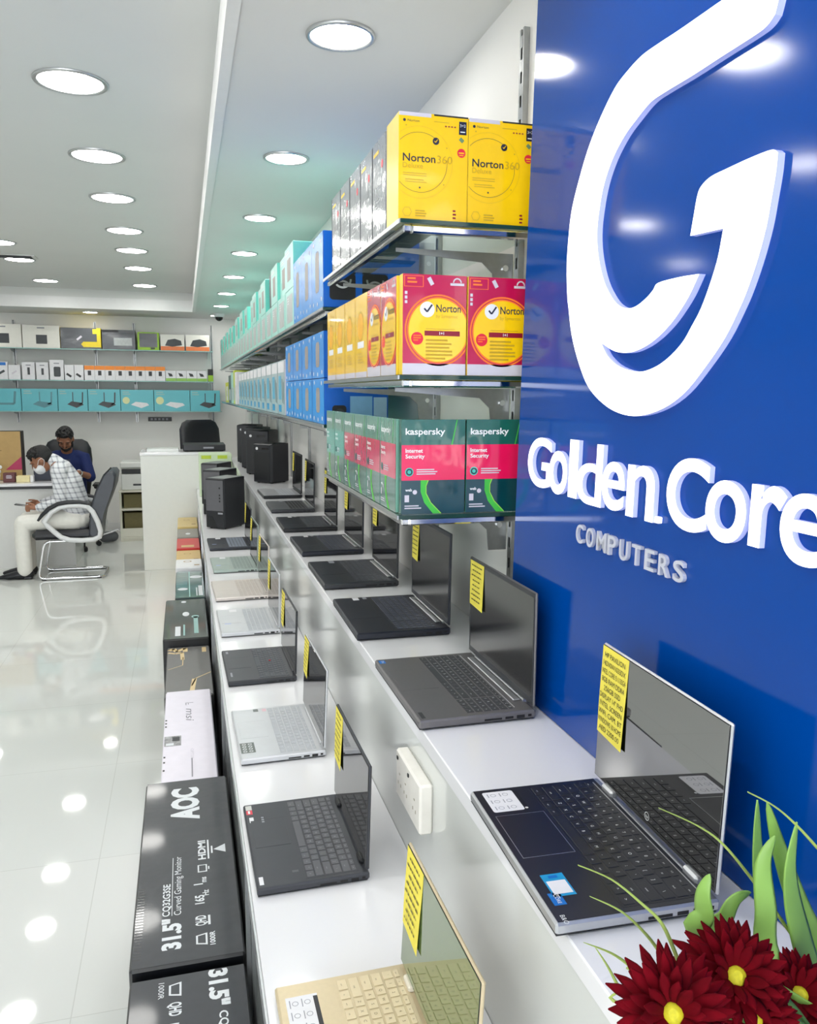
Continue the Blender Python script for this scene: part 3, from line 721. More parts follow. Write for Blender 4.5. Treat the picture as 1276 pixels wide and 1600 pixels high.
SEDGE = ALU
ZT, ZM, ZK = 2.046, 1.738, 1.447
for z, lab in ((ZT, 'top glass shelf under the plain yellow software boxes'), (ZM, 'middle glass shelf under the red and yellow software boxes'), (ZK, 'lowest glass shelf under the green software boxes')):
    wall_shelf(lab, 1.635, 2.560, z, .424, (1.80, 2.42))
GTEAL = glass('teal_shelf_glass', (150, 196, 190))
ZBU, ZBL = 1.966, 1.600
wall_shelf('long upper glass shelf carrying the blue and aqua boxes down the right wall', 2.59, 10.05, ZBU, .425, UPY[2:], GTEAL)
wall_shelf('long lower glass shelf carrying blue boxes and grey router boxes down the right wall', 2.59, 10.05, ZBL, .425, UPY[2:], GTEAL)

# ------------------------------------------------------------------ software boxes
PY = mat('yellow_card', (252, 204, 10), .22, coat=.5, var=.02)
PYS = mat('yellow_card_side', (240, 204, 60), .3, var=.03)
PGOLD = mat('gold_print', (196, 156, 20), .4, var=0)
PNAVY = mat('navy_print', (22, 26, 52), .4, var=0)
PRED = mat('crimson_card', (190, 16, 74), .22, coat=.5, var=.03)
PDRED = mat('dark_red_print', (140, 10, 40), .4, var=0)
PORG = mat('orange_print', (255, 126, 40), .4, var=0)
PSCAR = mat('scarlet_print', (226, 30, 60), .4, var=0)
PGRN = film_mat('dark_green_film_card', (22, 96, 84)); PGRN2 = mat('deep_green_print', (8, 62, 70), .18, coat=1, var=.08, scale=14)
PPINK = mat('pink_red_print', (236, 18, 86), .2, coat=1., var=.04, scale=14); PTEAL = mat('teal_print', (60, 190, 176), .2, coat=1., var=.05)
PLIME = mat('lime_green_print', (70, 190, 70), .3, var=.05); PLIME2 = mat('pale_lime_print', (160, 220, 80), .3, var=0)
PPALE = mat('pale_grey_card', (208, 204, 214), .25, var=.02)
FILM = film_mat('silver_grey_film_card', (150, 152, 160), .16)
def soft_box(label, cat, group, loc, rz, w, h, dp, mat_, side, art, face='printed_front'):
    t = thing('software_box', label, cat, loc, rz, group)
    a = MB(); a.box(0, 0.0004, .0006, w, dp, h, side, .0015); a.build('carton', t)
    a = MB(); A_ = Art(a, (.0006, 0, .001), (1, 0, 0), (0, 0, 1), .00025); A_.rect(0, 0, w-.0012, h-.0014, mat_, 0); art(A_, w-.0012, h-.0014); a.build(face, t)
    return t
def check(A_, u, v, s, m, l=3): A_.line([(u-.45*s, v), (u-.1*s, v-.38*s), (u+.5*s, v+.45*s)], s*.2, m, l)
def art360(A_, w, h):
    A_.rect(0, h*.965, w*.46, h, PPALE, 1); A_.rect(w*.5, h*.985, w, h, INK, 1)
    A_.ring(w*.30, h*.55, w*.395, w*.40, PNAVY, 1, 50, 368, clip=(0, 0, w, h)); A_.ring(w*.30, h*.55, w*.475, w*.478, PGOLD, 1, 0, 360, clip=(0, 0, w, h))
    A_.disc(w*.53, h*.755, w*.048, PNAVY, 2); check(A_, w*.53, h*.757, w*.05, PY)
    A_.disc(w*.30, h*.318, w*.012, PNAVY, 2); A_.disc(w*.69, h*.70, w*.01, PGOLD, 2); A_.disc(w*.10, h*.88, w*.01, PGOLD, 2); A_.disc(w*.65, h*.36, w*.01, PGOLD, 2)
    A_.text('Norton', w*.055, h*.555, h*.072, PNAVY, 2, bold=.012, w=w*.47); A_.text('360', w*.55, h*.555, h*.072, PGOLD, 2, w=w*.22)
    A_.text('Deluxe', w*.055, h*.495, h*.048, PGOLD, 2, w=w*.29)
    for i, (q, r) in enumerate(((.34, .445), (.34, .425), (.30, .385), (.34, .365))): A_.rect(w*.06+(.03*w if i > 1 else 0), h*r, w*(.06+q), h*(r+.007), PGOLD, 1)
    A_.rect(w*.865, h*.835, w*.975, h*.955, PNAVY, 2); A_.text('3+2', w*.92, h*.905, h*.026, WINK, 3, align='c'); A_.rect(w*.885, h*.855, w*.955, h*.865, WINK, 3)
    A_.line([(w*.88, h*.80), (w*.93, h*.77)], w*.05, mat('grey_green_print', (110, 140, 100), .4, var=0), 2)
    A_.disc(w*.905, h*.665, w*.06, PSCAR, 2); A_.rect(w*.865, h*.66, w*.945, h*.672, PY, 3); A_.rect(w*.875, h*.64, w*.935, h*.648, PY, 3)
    A_.disc(w*.075, h*.925, w*.02, PNAVY, 2); A_.text('Norton', w*.12, h*.915, h*.022, PNAVY, 2, w=w*.17)
    A_.rect(w*.5, h*.93, w*.72, h*.936, PGOLD, 1)
    for i in range(4): A_.rect(w*(.66+.045*i), h*.893, w*(.685+.045*i), h*.905, PDRED, 1)
    A_.ring(w*.12, h*.09, w*.062, w*.069, PGOLD, 1, n=6); A_.bars(w*.24, h*.11, w*.2, h*.07, 3, PGOLD, 1); A_.bars(w*.79, h*.13, w*.06, h*.10, 3, PDRED, 1)
def art_red(A_, w, h):
    A_.rect(0, 0, w, h*.115, PPALE, 1)
    def circ(r, m, l):
        c = (w*.56, h*.45); pts = []
        for i in range(72):
            a = 2*PI*i/72; pts.append((min(w, max(0, c[0]+r*math.cos(a))), min(h, max(h*.08, c[1]+r*math.sin(a)))))
        A_.poly(pts, m, l)
    circ(w*.53, PORG, 1); circ(w*.505, PRED, 2); circ(w*.49, PORG, 3); circ(w*.468, PY, 4)
    A_.disc(w*.38, h*.655, w*.115, WST, 5); check(A_, w*.39, h*.665, w*.13, PNAVY, 6)
    A_.text('Norton', w*.52, h*.635, h*.075, PNAVY, 5, bold=.012, w=w*.39); A_.text('by Symantec', w*.52, h*.575, h*.035, PGOLD, 5, w=w*.34)
    A_.rect(w*.34, h*.395, w*.90, h*.445, PDRED, 5); A_.text('1+1', w*.61, h*.407, h*.028, WINK, 6, align='c', bold=.02)
    A_.disc(w*.225, h*.365, w*.095, PSCAR, 5); A_.bars(w*.165, h*.40, w*.12, h*.07, 3, PORG, 6, seed=2)
    A_.bars(w*.36, h*.36, w*.5, h*.22, 6, PGOLD, 5); A_.rect(w*.36, h*.46, w*.82, h*.466, PGOLD, 5)
    A_.rect(w*.02, h*.875, w*.32, h*.985, PORG, 1); A_.rect(w*.03, h*.88, w*.31, h*.98, PRED, 2); A_.bars(w*.07, h*.965, w*.18, h*.07, 2, PORG, 3)
    A_.line([(w*.40, h*.97), (w*.46, h*.90)], w*.06, PPALE, 2)
    A_.rect(w*.74, h*.90, w*.96, h*.925, PPALE, 2); A_.ring(w*.85, h*.93, w*.05, w*.07, PPALE, 2, 0, 180, 16)
    for i in range(3): A_.rect(w*.03, h*(.80-.045*i), w*.07, h*(.83-.045*i), PPALE, 2)
def art_kas(A_, w, h, band=PPINK, low=None):
    A_.rect(0, 0, w, h*.36, low or PGRN2, 1)
    q = [(w*.42, h*.36), (w*.37, h*.30), (w*.385, h*.20), (w*.48, h*.09), (w*.62, 0), (w*.22, 0), (w*.29, h*.12), (w*.30, h*.28)]
    A_.poly([(w*.30, h*.36), (w*.42, h*.36), (w*.385, h*.30), (w*.385, h*.22), (w*.46, h*.12), (w*.63, 0), (w*.50, 0), (w*.36, h*.12), (w*.30, h*.24)], PLIME, 2)
    A_.line([(w*.42, h*.36), (w*.387, h*.30), (w*.387, h*.22), (w*.462, h*.12), (w*.63, 0)], w*.012, PLIME2, 3)
    A_.rect(0, h*.36, w, h*.735, band, 1)
    A_.poly([(w*.86, h), (w*.78, h*.735), (w*.80, h*.735), (w*.875, h)], PLIME, 2)
    A_.text('kaspersky', w*.06, h*.845, h*.066, WINK, 2, bold=.02, w=w*.62)
    A_.text('Internet', w*.06, h*.655, h*.042, WINK, 3, bold=.02, w=w*.27); A_.text('Security', w*.06, h*.595, h*.042, WINK, 3, bold=.02, w=w*.30)
    A_.disc(w*.12, h*.45, w*.065, PTEAL, 3); A_.ring(w*.12, h*.45, w*.03, w*.05, PNAVY, 4); A_.bars(w*.235, h*.48, w*.40, h*.07, 3, PPALE, 3)
    A_.text('web', w*.06, h*.245, h*.03, WINK, 3, bold=.02); A_.rect(w*.05, h*.13, w*.12, h*.205, PPALE, 3); A_.disc(w*.21, h*.235, w*.035, PPALE, 3)
    A_.bars(w*.05, h*.095, w*.32, h*.05, 2, PPALE, 3)
def art_film(A_, w, h):
    A_.rect(w*.0, 0, w*.035, h, INK, 1); A_.rect(w*.1, h*.86, w*.5, h*.9, PY, 1); A_.disc(w*.75, h*.72, w*.07, PSCAR, 1); A_.rect(w*.12, h*.52, w*.7, h*.60, mat('grey_film_print', (112, 114, 124), .2, coat=1), 1)
    A_.bars(w*.12, h*.4, w*.55, h*.14, 4, mat('grey_film_print', (112, 114, 124), .2, coat=1), 1)
def art_plainyel(A_, w, h):
    A_.ring(w*.45, h*.62, w*.24, w*.27, PGOLD, 1); A_.disc(w*.45, h*.62, w*.24, mat('deep_yellow_print', (246, 180, 20), .3, var=0), 1); A_.rect(w*.2, h*.36, w*.75, h*.44, WST, 1); A_.rect(0, 0, w, h*.07, PPALE, 1); A_.bars(w*.2, h*.3, w*.55, h*.14, 4, PGOLD, 1)
PGRNF = film_mat('green_film_card_glare', (112, 164, 148)); PPINKF = film_mat('pink_film_print_glare', (232, 84, 116)); PDKF = film_mat('deep_green_film_print_glare', (96, 138, 128))  # film glare painted in: lightened card colours for the aisle-facing green boxes
SB = 'software box'
a0 = soft_box('ring-marked yellow software box, left of the front pair on the top shelf', SB, 'plain yellow software boxes', (.430, 1.662, ZT), 0, .1465, .211, .1, PY, PYS, art360)
dup(a0, (.5775, 1.662, ZT), label='ring-marked yellow software box, right of the front pair against the blue sign')
f0 = soft_box('grey film-wrapped software box just behind the front yellow box on the top shelf', SB, 'film-wrapped grey software boxes', (.430, 1.900, ZT), -PI/2, .128, .205, .11, FILM, FILM, art_film)
for i, y in enumerate((2.032, 2.164, 2.296, 2.428)):
    dup(f0, (.430, y, ZT), label=f'{NTH[i+1]} grey film-wrapped software box behind the front yellow box on the top shelf')
b0 = soft_box('crimson software box with yellow disc, left of the front pair on the middle shelf', SB, 'crimson and yellow software boxes', (.434, 1.640, ZM), 0, .1375, .203, .028, PRED, PYS, art_red)
dup(b0, (.5745, 1.640, ZM), label='crimson software box with yellow disc, cut off by the edge of the blue sign')
b1 = dup(b0, (.430, 1.812, ZM), -PI/2, label='first crimson and yellow software box facing the aisle on the middle shelf')
dup(b0, (.430, 1.952, ZM), -PI/2, label='second crimson and yellow software box facing the aisle on the middle shelf')
y0_ = soft_box('first plain yellow software box after the crimson ones on the middle shelf', SB, 'yellow software boxes on the middle shelf', (.430, 2.094, ZM), -PI/2, .1375, .203, .028, PY, PYS, art_plainyel)
for i, y in enumerate((2.235, 2.376, 2.517)):
    dup(y0_, (.430, y, ZM), label=f'{NTH[i+1]} plain yellow software box after the crimson ones on the middle shelf')
k0 = soft_box('green and pink software box, left of the front pair on the lowest shelf', SB, 'green and pink software boxes', (.434, 1.642, ZK), 0, .1405, .200, .024, PGRN, PGRN, art_kas)
dup(k0, (.5775, 1.642, ZK), label='green and pink software box beside the blue sign on the lowest shelf')
for i, y in enumerate((1.812, 1.958, 2.104, 2.250)):
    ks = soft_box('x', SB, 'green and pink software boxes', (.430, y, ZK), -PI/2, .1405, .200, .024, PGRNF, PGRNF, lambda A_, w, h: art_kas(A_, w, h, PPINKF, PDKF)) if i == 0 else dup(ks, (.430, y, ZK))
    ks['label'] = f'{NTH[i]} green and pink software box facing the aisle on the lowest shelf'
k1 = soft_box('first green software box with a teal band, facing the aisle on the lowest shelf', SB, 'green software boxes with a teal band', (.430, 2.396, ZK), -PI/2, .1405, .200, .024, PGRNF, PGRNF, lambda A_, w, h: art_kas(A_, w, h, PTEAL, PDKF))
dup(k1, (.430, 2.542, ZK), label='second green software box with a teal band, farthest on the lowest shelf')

# ------------------------------------------------------------------ blue, aqua and grey cartons along the right wall
CBLUE = mat('sky_blue_card', (38, 148, 232), .25, var=.03, scale=6); CBLUED = mat('deep_blue_card', (0, 92, 190), .3, var=.03)
TAUPE = mat('taupe_picture', (158, 150, 146), .4, var=.06, scale=40); AQUA = mat('aqua_card', (172, 230, 220), .3, var=.05, scale=8)
AQUA2 = mat('aqua_side', (112, 208, 194), .3, var=.03); PICG = mat('grey_picture', (186, 192, 192), .35, var=.12, scale=30)
def carton(name, label, cat, group, loc, rz, w, h, dp, m, side, art, end=None):
    t = thing(name, label, cat, loc, rz, group)
    a = MB(); a.box(0, .0004, .0006, w, dp, h, side, .002); a.build('carton', t)
    a = MB(); A_ = Art(a, (.0008, 0, .0012), (1, 0, 0), (0, 0, 1), .0004); A_.rect(0, 0, w-.0016, h-.0018, m, 0); art(A_, w-.0016, h-.0018); a.build('printed_front', t)
    if end:
        a = MB(); A_ = Art(a, (w, .001, .001), (0, 1, 0), (0, 0, 1), .0004); end(A_, dp-.002, h-.002); a.build('printed_end', t)
    return t
def art_blue(A_, w, h):
    rrect(A_, w*.34, h*.24, w*.66, h*.80, w*.08, TAUPE, 1)
    for u, v in ((.15, .1), (.5, .08), (.85, .12), (.2, .92), (.8, .9)): A_.disc(w*u, h*v, w*.03, WINK, 1, 10)
def end_speaker(A_, w, h):
    for u in (.06, .40):
        rrect(A_, w*u, h*.10, w*(u+.27), h*.46, .012, BLACK, 1); A_.ring(w*(u+.135), h*.38, w*.075, w*.095, PICG, 2, 180, 360, 24)
def end_low(A_, w, h):
    rrect(A_, w*.12, h*.04, w*.34, h*.42, .01, BLACK, 1); A_.disc(w*.24, h*.25, w*.07, DGREY, 2); A_.rect(w*.40, .0, w*.75, h*.62, mat('pale_blue_card', (132, 186, 226), .3), 1); A_.rect(w*.77, 0, w*.98, h*.6, mat('pale_blue_card2', (160, 200, 226), .3), 1)
GB = 'sky blue speaker cartons'
c0 = carton('speaker_carton', 'nearest tall sky blue carton on the long upper shelf, dark rounded pictures on its end', 'carton', GB, (.430, 2.825, ZBU), -PI/2, .235, .232, .31, CBLUE, CBLUED, art_blue, end_speaker)
for i, y in enumerate((3.062, 3.299)):
    dup(c0, (.430, y, ZBU), label=f'{NTH[i+1]} tall sky blue carton from the near end of the long upper shelf')
c1 = carton('speaker_carton', 'first small sky blue carton, bottom tier of the long lower shelf', 'carton', 'small sky blue cartons', (.430, 2.835, ZBL), -PI/2, .245, .147, .21, CBLUE, CBLUED, art_blue, end_low)
for r_ in range(2):
    for i in range(4):
        if r_ == 0 and i == 0: continue
        dup(c1, (.430, 2.835+.252*i, ZBL+.148*r_), label=f'{NTH[i]} small sky blue carton from the near end, {"bottom" if r_ == 0 else "top"} tier of the long lower shelf')
def art_aqua(A_, w, h):
    A_.rect(w*.22, h*.12, w*.86, h*.86, PICG, 1); A_.rect(w*.02, h*.1, w*.1, h*.9, mat('pale_aqua_print', (200, 240, 232), .3, var=.03), 1); A_.bars(w*.28, h*.8, w*.25, h*.2, 3, WINK, 2)
def art_aqua2(A_, w, h):
    A_.rect(w*.3, h*.2, w*.7, h*.72, TAUPE, 1); A_.bars(w*.1, h*.92, w*.6, h*.12, 2, WINK, 2)
GA = 'aqua cartons on the long upper shelf'
q0 = carton('router_carton', 'first aqua carton after the blue ones, bottom tier of the long upper shelf', 'carton', GA, (.430, 3.575, ZBU), -PI/2, .275, .150, .28, AQUA, AQUA2, art_aqua)
q1 = carton('router_carton', 'first aqua carton after the blue ones, top tier of the long upper shelf', 'carton', GA, (.430, 3.575, ZBU+.151), -PI/2, .275, .172, .26, AQUA, AQUA2, art_aqua2)
n_ = 0
for i in range(1, 23):
    y = 3.575+.285*i
    if y > 9.95: break
    src = (q0, q1)[i % 2]
    dup(q0, (.430, y, ZBU), label=f'{NTH[i]} aqua carton after the blue ones, bottom tier of the long upper shelf')
    if i not in (3, 8, 14): dup(q1, (.430+.012*(i % 2), y, ZBU+.151), label=f'{NTH[i]} aqua carton after the blue ones, top tier of the long upper shelf')
tag(MB().box(.445, 4.19, ZBU+.1515, .60, 4.37, ZBU+.33, mat('dark_grey_patterned_card', (70, 74, 78), .4, var=.5, scale=60), .004).build('small_carton'), 'dark grey patterned carton standing up among the aqua cartons on the upper shelf', 'carton')
GREYC = mat('grey_aqua_card', (168, 190, 194), .3, var=.06, scale=10)
def art_grey(A_, w, h):
    A_.rect(w*.06, h*.78, w*.94, h*.98, WST, 1); A_.rect(w*.12, h*.28, w*.52, h*.72, mat('blue_picture', (92, 176, 208), .35, var=.1), 1); A_.line([(w*.66, h*.66), (w*.70, h*.22)], w*.04, DGREY, 2); A_.line([(w*.82, h*.6), (w*.86, h*.2)], w*.04, DGREY, 2); A_.rect(w*.1, h*.05, w*.5, h*.18, CYANS, 1)
g0 = carton('router_carton', 'first pale grey carton after the small blue ones on the long lower shelf', 'carton', 'pale grey cartons on the long lower shelf', (.430, 3.905, ZBL), -PI/2, .270, .245, .26, GREYC, PPALE, art_grey)
for i in range(1, 11):
    dup(g0, (.430, 3.905+.279*i, ZBL), label=f'{NTH[i]} pale grey carton after the small blue ones on the long lower shelf')
XC = 6.99
for nm, lab, m_, w, h in [('white', 'white upright carton near the far end of the long lower shelf', WST, .24, .27), ('lime', 'lime-edged narrow carton near the far end of the long lower shelf', mat('lime_card', (206, 224, 70), .35), .2, .29),
                          ('pale', 'pale aqua narrow carton near the far end of the long lower shelf', mat('pale_aqua_card', (172, 222, 212), .35), .34, .28), ('dark', 'dark grey-green carton at the far end of the long lower shelf', mat('dark_teal_card', (66, 92, 94), .35), .42, .26),
                          ('yel', 'yellow-green carton with a white panel, farthest on the long lower shelf', mat('yellow_green_card', (222, 224, 40), .35), .6, .20)]:
    XC += w+.02
    carton('router_carton', lab, 'carton', None, (.430, XC, ZBL), -PI/2, w, h, .25, m_, m_, (lambda A_, w, h: (A_.rect(w*.3, h*.1, w*.8, h*.8, WST, 1), A_.rect(w*.4, h*.3, w*.62, h*.6, PICG, 2))) if nm in ('white', 'yel') else (lambda A_, w, h: A_.rect(w*.15, h*.1, w*.85, h*.5, PICG, 1)))
# ------------------------------------------------------------------ cartons on the floor along the lower counter
CDARK = mat('black_film_carton', (44, 48, 55), .42, coat=.2, bump=.25, bscale=14., var=.06)
CSIDE = mat('black_carton_side', (22, 24, 28), .3, coat=.5)
BWH = mat('bright_white_print', (226, 230, 234), .4, var=0)
CG = 'cartons standing in a row on the floor before the counter'
def floor_carton(name, label, x0, y0, x1, y1, z, top, side, art=None, group=None, rz=0., front=None):
    t = thing(name, label, 'carton', (x0, y0, 0), rz, group)
    w, l = x1-x0, y1-y0
    a = MB(); a.box(0, 0, .001, w, l, z-.0006, side, .006); a.build('carton', t)
    a = MB(); A_ = Art(a, (w, 0, z-.0006), (0, 1, 0), (-1, 0, 0), .0004); A_.rect(.004, .004, l-.004, w-.004, top, 1)
    if art: art(A_, l, w)
    a.build('printed_top', t)
    if front:
        a = MB(); A_ = Art(a, (0, 0, .006), (1, 0, 0), (0, 0, 1), .0005); front(A_, w, z-.012); a.build('printed_front', t)
    return t
def monitor_icon(A_, u, v, s, m):
    A_.rect(u-s, v-s*.7, u+s, v+s*.7, m, 2); A_.rect(u-s*.8, v-s*.5, u+s*.8, v+s*.5, CDARK, 3); A_.rect(u-s*.4, v-s*1.05, u+s*.4, v-s*.85, m, 2)
def art_mon(A_, l, w):
    A_.text('AOC', .583, .088, .068, BWH, 2, bold=.055, w=.19)
    A_.text('31.5"', .046, .133, .036, BWH, 2, bold=.05, w=.108)
    A_.text('CQ32G3SE', .163, .156, .016, BWH, 2, bold=.02, w=.125)
    A_.line([(.163, .151), (.40, .151)], .0015, BWH, 2)
    A_.text('Curved Gaming Monitor', .163, .131, .016, BWH, 2, w=.24)
    A_.text('HDMI', .376, .072, .018, BWH, 2, bold=.03, w=.09); A_.rect(.376, .063, .466, .067, BWH, 2)
    monitor_icon(A_, .336, .081, .016, BWH)
    A_.text('1', .268, .082, .02, BWH, 2, bold=.03); A_.text('ms', .276, .073, .014, BWH, 2, bold=.02)
    A_.text('165', .192, .080, .02, BWH, 2, bold=.03, w=.034); A_.text('Hz', .222, .069, .014, BWH, 2, bold=.02)
    A_.text('QHD', .112, .078, .022, BWH, 2, bold=.03, w=.036); A_.rect(.112, .068, .146, .073, BWH, 2)
    A_.poly([(.045, .076), (.085, .076), (.079, .100), (.051, .100)], BWH, 2); A_.poly([(.050, .080), (.080, .080), (.0765, .096), (.0535, .096)], CDARK, 3); A_.text('1000R', .042, .060, .011, BWH, 2, w=.045, bold=.02)
    A_.poly([(.397, .022), (.437, .022), (.417, .052)], BWH, 2); A_.rect(.40, .054, .434, .058, BWH, 2)
    for k in range(26): A_.rect(.03+.010*k, .212, .033+.010*k, .228, mat('corrugation_dark', (26, 28, 33), .3, coat=1., var=0), 2)
floor_carton('monitor_carton', 'long black monitor carton with white lettering, second from the camera on the floor', -.143, 1.592, .090, 2.42, .538, CDARK, CSIDE, art_mon)
def art_mon2(A_, l, w):
    h = PI
    A_.text('31.5"', l-.006, w-.155, .034, BWH, 2, bold=.05, w=.105, rot=h)
    A_.text('CQ32G3SE', l-.125, w-.17, .016, BWH, 2, bold=.02, w=.125, rot=h)
    A_.poly([(l-.065, .128), (l-.025, .128), (l-.031, .152), (l-.059, .152)], BWH, 2); A_.poly([(l-.060, .132), (l-.030, .132), (l-.0335, .148), (l-.0565, .148)], CDARK, 3)
    A_.text('1000R', l-.020, .172, .011, BWH, 2, w=.045, rot=h); A_.text('QHD', l-.08, .150, .022, BWH, 2, bold=.03, w=.036, rot=h); A_.text('165Hz', l-.135, .150, .018, BWH, 2, bold=.02, rot=h)
    for k in range(50): A_.rect(.03+.010*k, .207, .033+.010*k, .222, mat('corrugation_dark', (26, 28, 33), .3, coat=1., var=0), 2)
floor_carton('monitor_carton', 'black monitor carton nearest the camera on the floor, cut by the bottom edge', -.140, .74, .088, 1.572, .530, CDARK, CSIDE, art_mon2)
def art_msi(A_, l, w):
    g = mat('grey_silver_print', (132, 130, 142), .35, var=0)
    h = PI; L0 = l; A_.text('msi', l-.202, w-.078, .030, g, 2, bold=.0, w=.125, rot=h, shear=.2)
    for i in range(3): A_.line([(l-.142-.006*i, .098-.009*i), (l-.166+.006*i, .098-.009*i)], .003, g, 2)
    A_.line([(l-.142, .07), (l-.142, .10)], .004, g, 2)
    A_.rect(l-.54, .115, l-.455, w-.004, mat('grey_photo_label', (150, 150, 152), .4, var=.5, scale=60), 2); A_.rect(l-.50, .12, l-.465, .145, DGREY, 3); A_.rect(l-.535, .14, l-.515, w-.01, BWH, 3)
    A_.bars(l-.79, .082, .2, .008, 1, g, 2)
    for v in (.0735,): A_.text('OPTIX', l-.575, v+.01, .010, mat('faint_print', (206, 202, 214), .4, var=0), 2, rot=h, w=.08)
    for k in (.30, .33, .36, .62, .66, .72): A_.rect(l-k-.012, w-.010, l-k, w-.004, DGREY, 2)
floor_carton('monitor_carton', 'long pearl white monitor carton with thin grey letters on the floor', -.106, 2.435, .070, 3.325, .490, PEARL, PEARL, art_msi)
GGREY = mat('warm_grey_card', (108, 107, 106), .35, var=.03); GSAND = mat('sand_gold_print', (226, 200, 150), .4, var=0)
def art_tuf(A_, l, w):
    def p(X, Y): return (Y-3.34, .085-X)
    A_.line([p(-.105, 3.97), p(-.085, 4.0), p(-.07, 3.95), p(-.03, 4.0), p(-.03, 3.94)], .022, GSAND, 2); A_.line([p(-.108, 3.94), p(-.075, 3.92), p(-.045, 3.93), p(-.042, 3.82)], .018, GSAND, 2)
    A_.line([p(-.04, 3.86), p(-.042, 3.74), p(-.105, 3.69)], .004, GSAND, 2); A_.rect(*p(.068, 3.92), *p(.048, 3.995), GSAND, 2)
    A_.line([p(.08, 3.62), p(.014, 3.55), p(-.004, 3.46)], .006, GSAND, 2); A_.line([p(.008, 3.545), p(-.006, 3.36)], .020, GSAND, 2)
floor_carton('graphics_carton', 'warm grey carton with sand-coloured angular print on the floor', -.115, 3.34, .085, 4.022, .460, GGREY, mat('grey_card_side', (70, 70, 70), .4), art_tuf)
CG2 = mat('charcoal_green_card', (58, 70, 68), .25, coat=.6, var=.05)
def art_asus(A_, l, w):
    A_.disc(l-.06, w*.55, .02, BWH, 2, ry=.014); A_.disc(l-.33, w*.5, .045, BWH, 2, ry=.018); A_.rect(.05, w*.62, .22, w*.74, BWH, 2); A_.rect(.05, w*.52, .25, w*.56, mat('pale_teal_print', (150, 190, 186), .4, var=0), 2)
    A_.rect(.08, w*.22, .40, w*.32, mat('pale_teal_print'), 2); A_.disc(.40, w*.28, .03, mat('pale_teal_print'), 2, ry=.02)
floor_carton('appliance_carton', 'charcoal green carton with a black front edge and white marks on the floor', -.135, 4.03, .086, 4.82, .500, CG2, BLACK, art_asus)
TFILM = film_mat('teal_film_card', (74, 116, 116), .15)
def art_teal(A_, l, w):
    A_.rect(.02, w*.50, l-.02, w*.54, mat('pale_teal_print', (150, 190, 186), .4, var=0), 2); A_.disc(l*.3, w*.75, .03, BWH, 2); A_.rect(.04, w*.08, .30, w*.22, BWH, 2); A_.rect(.04, w*.26, .25, w*.3, BWH, 2); A_.disc(l*.75, w*.28, .04, BWH, 2)
floor_carton('film_wrapped_carton', 'teal film-wrapped carton with white print on the floor', -.085, 4.86, .090, 5.60, .500, TFILM, mat('dark_teal_side', (30, 56, 58), .2, coat=1.), art_teal)
for nm, lab, y0, y1, z, c, fr in [('carton', 'plain white carton on the floor behind the teal film-wrapped one', 5.64, 5.92, .52, (238, 238, 240), None),
                                  ('carton', 'sandy gold carton on the floor in front of the red one', 5.95, 6.42, .49, (216, 184, 118), None),
                                  ('carton', 'red carton with pale lettering on the floor', 6.45, 6.90, .50, (206, 44, 44), 1),
                                  ('carton', 'grey carton with a white dot on the floor behind the red one', 6.95, 7.40, .50, (142, 138, 130), 2),
                                  ('carton', 'sandy yellow carton farthest along the floor row, against the white cabinet', 7.45, 8.02, .51, (218, 192, 124), None)]:
    mm_ = mat('card_'+str(c[0])+'_'+str(c[2]), c, .35, var=.03)
    def art_(A_, l, w, k=fr):
        if k == 2: A_.disc(l*.4, w*.5, .045, BWH, 2, ry=.02)
        elif k == 1: A_.rect(l*.12, w*.25, l*.3, w*.8, mat('card_216_118'), 2)
        else: A_.ring(l*.7, w*.55, .02, .028, mat('tan_print', (176, 142, 84), .4, var=0), 2); A_.rect(l*.2, w*.1, l*.3, w*.3, mat('tan_print'), 2)
    floor_carton(nm, lab, -.088, y0, .088, y1, z, mm_, mm_, art_ if nm else None)

